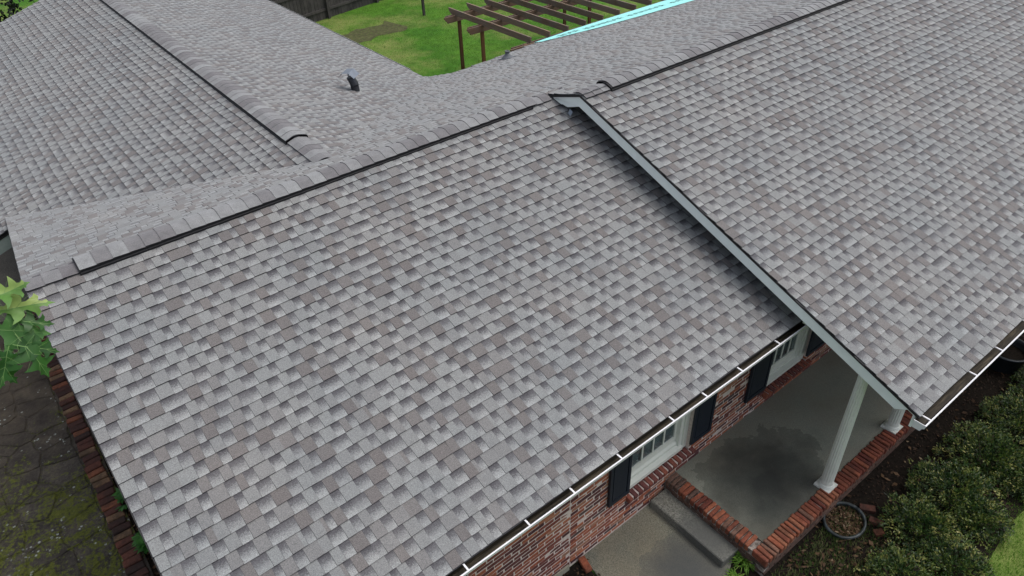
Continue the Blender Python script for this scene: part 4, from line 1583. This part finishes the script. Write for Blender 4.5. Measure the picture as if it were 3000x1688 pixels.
# ---------------------------------------------------------------- back yard
fn = thing('fence', 'tall weathered grey board fence closing the back lawn', 'fence', (13, 19.0, ZG))
A0 = Vector((4.0, 17.17, 0)); dv = Vector((3.06, .645, 0)).normalized(); nv = Vector((dv.y, -dv.x, 0))
rf = random.Random(6)
def fbox(t0, t1, off0, off1, z0, z1, name, val):
    mb = MB()
    mb.obox(A0 + dv * t0 + nv * off0 + Vector((0, 0, z0)), dv * (t1 - t0), nv * (off1 - off0), (0, 0, z1 - z0), 0, val)
    return mb.build(name, M['fence'], fn)
t = 0
while t < 19:
    fbox(t, t + .138, 0 + rf.uniform(-.004, .004), .018, ZG - .02, ZG + 1.85 + rf.uniform(-.02, .02), 'board', rf.random()); t += .147
for t in (.9, 3.3, 5.70, 8.1, 10.5, 12.9, 15.3, 17.7):
    fbox(t, t + .09, .056, .146, ZG - .05, ZG + 1.8, 'post', rf.random())
for z in (.27, 1.0, 1.62):
    fbox(0, 19, .018, .056, ZG + z, ZG + z + .09, 'rail', rf.random())
mb = MB().box((14.69, 16.41, ZG - .05), (14.77, 16.49, ZG + 2.3), 0, .3)
o = mb.build('wooden_post', M['fence'])
tag(o, 'lone thin grey post standing in the back lawn', 'post')

pg = thing('pergola', 'brown weathered timber pergola without cover behind the house', 'pergola', (13.5, 8.0, ZG))
ZR_ = -1.86                                       # rafter tops
rp = random.Random(15)
BEAMS = [(11.33, 9.68), (11.21, 8.45), (11.05, 6.42)]
for (bx, by) in BEAMS:
    for s in (-.068, .030):
        mb = MB()
        x0 = bx + (0 if s > 0 else -.10)
        z1 = ZR_ - .125; z0 = z1 - .17
        # notched end
        prof = [(x0, z1), (x0, z1 - .055), (x0 + .035, z1 - .075), (x0 + .05, z1 - .11), (x0 + .085, z1 - .125), (x0 + .10, z0), (20.6, z0), (20.6, z1)]
        mb.prism([(x, by + s, z) for x, z in prof], (0, .038, 0), 0, rp.random())
        mb.build('beam', M['pergx'], pg)
for i in range(15):
    x = 11.62 + .615 * i
    mb = MB()
    y0 = 6.42; y1 = 9.98; z1 = ZR_ + rp.uniform(-.006, .006); z0 = z1 - .155
    prof = [(y0, z1), (y0, z0), (y1 - .14, z0), (y1 - .08, z0 + .025), (y1 - .03, z0 + .065), (y1, z1 - .03), (y1, z1)]
    mb.prism([(x, y, z) for y, z in prof], (.04, 0, 0), 0, rp.random())
    mb.build('rafter', M['perg'], pg)
for (bx, by) in BEAMS:
    for dx in (.37, 4.3, 8.2):
        MB().box((bx + dx, by - .031, ZG - .02), (bx + dx + .09, by + .029, ZR_ - .126), 0, rp.random()).build('post', M['pergz'], pg)

# dark tree beyond the rear wing
def dark_tree(x, y, h, r, label, seed, n=1500):
    t = thing('evergreen_tree', label, 'tree', (x, y, ZG)); rr = random.Random(seed)
    MB().tube([(x, y, ZG - .1), (x + .1, y, ZG + h * .5), (x, y + .1, ZG + h * .9)], [.18, .12, .03], 8).build('trunk', M['bark'], t)
    mb = MB()
    for k in range(n):
        d = rvec(rr); q = rr.random() ** .4 * (1 + .3 * mnoise.noise(d * 2.2))
        c = Vector((x, y, ZG + h * .52)) + Vector((d.x * r * q, d.y * r * q, d.z * h * .5 * q))
        for m in range(6):
            leafquad(mb, c + rvec(rr) * .12, rvec(rr), rvec(rr), rr.uniform(.12, .2), .04, rr.random())
    mb.build('crown', M['shadeleaf'], t)


dark_tree(.2, 17.8, 4.4, 2.3, 'shade-darkened evergreen beyond the rear roof at the top left corner', 41)

# ---------------------------------------------------------------- labels of the setting and of the uncountable stuff
LAB = {
    'ground': ('green lawn reaching from the fence round to the front', 'ground'),
    'mulch_bed': ('dark mulch bed between the porch and the shrubs', 'mulch bed'),
    'mulch_bed.001': ('dark soil along the foot of the brick wall', 'soil'),
    'walkway': ('grey speckled concrete walk leading to the porch step', 'path'),
    'patio': ('mossy flagstone patio left of the roof', 'patio'),
    'concrete_slab': ('bare concrete slab beside the rear wing', 'slab'),
    'planting_bed': ('narrow dark bed between brick edging and house', 'bed'),
    'bare_soil': ('brown bare strip in the back lawn near the fence', 'soil'),
    'mulch_chips': ('dark wood chips over the bed before the porch', 'mulch'),
    'leaf_litter': ('dry leaves scattered on the mulch between porch and shrubs', 'leaves'),
    'leaf_litter.001': ('dry leaves among the thin grass at the porch corner', 'leaves'),
    'leaf_litter.002': ('leaf crumbs in the narrow bed along the brick edging', 'leaves'),
    'leaf_litter.003': ('leaf crumbs on the soil beside the walk', 'leaves'),
    'dry_leaves': ('brown dry leaves filling the planter ring', 'leaves'),
    'mixed_grass': ('thin straw-coloured and green grass at the porch corner', 'grass'),
    'lawn_grass': ('short bright grass of the front lawn corner', 'grass'),
    'lawn_grass.001': ('short green grass of the back lawn', 'grass'),
    'moss': ('yellow-green moss on and between the flagstones', 'moss'),
}
for o in list(S.objects):
    if o.parent is None and 'label' not in o and o.name in LAB:
        tag(o, *LAB[o.name])
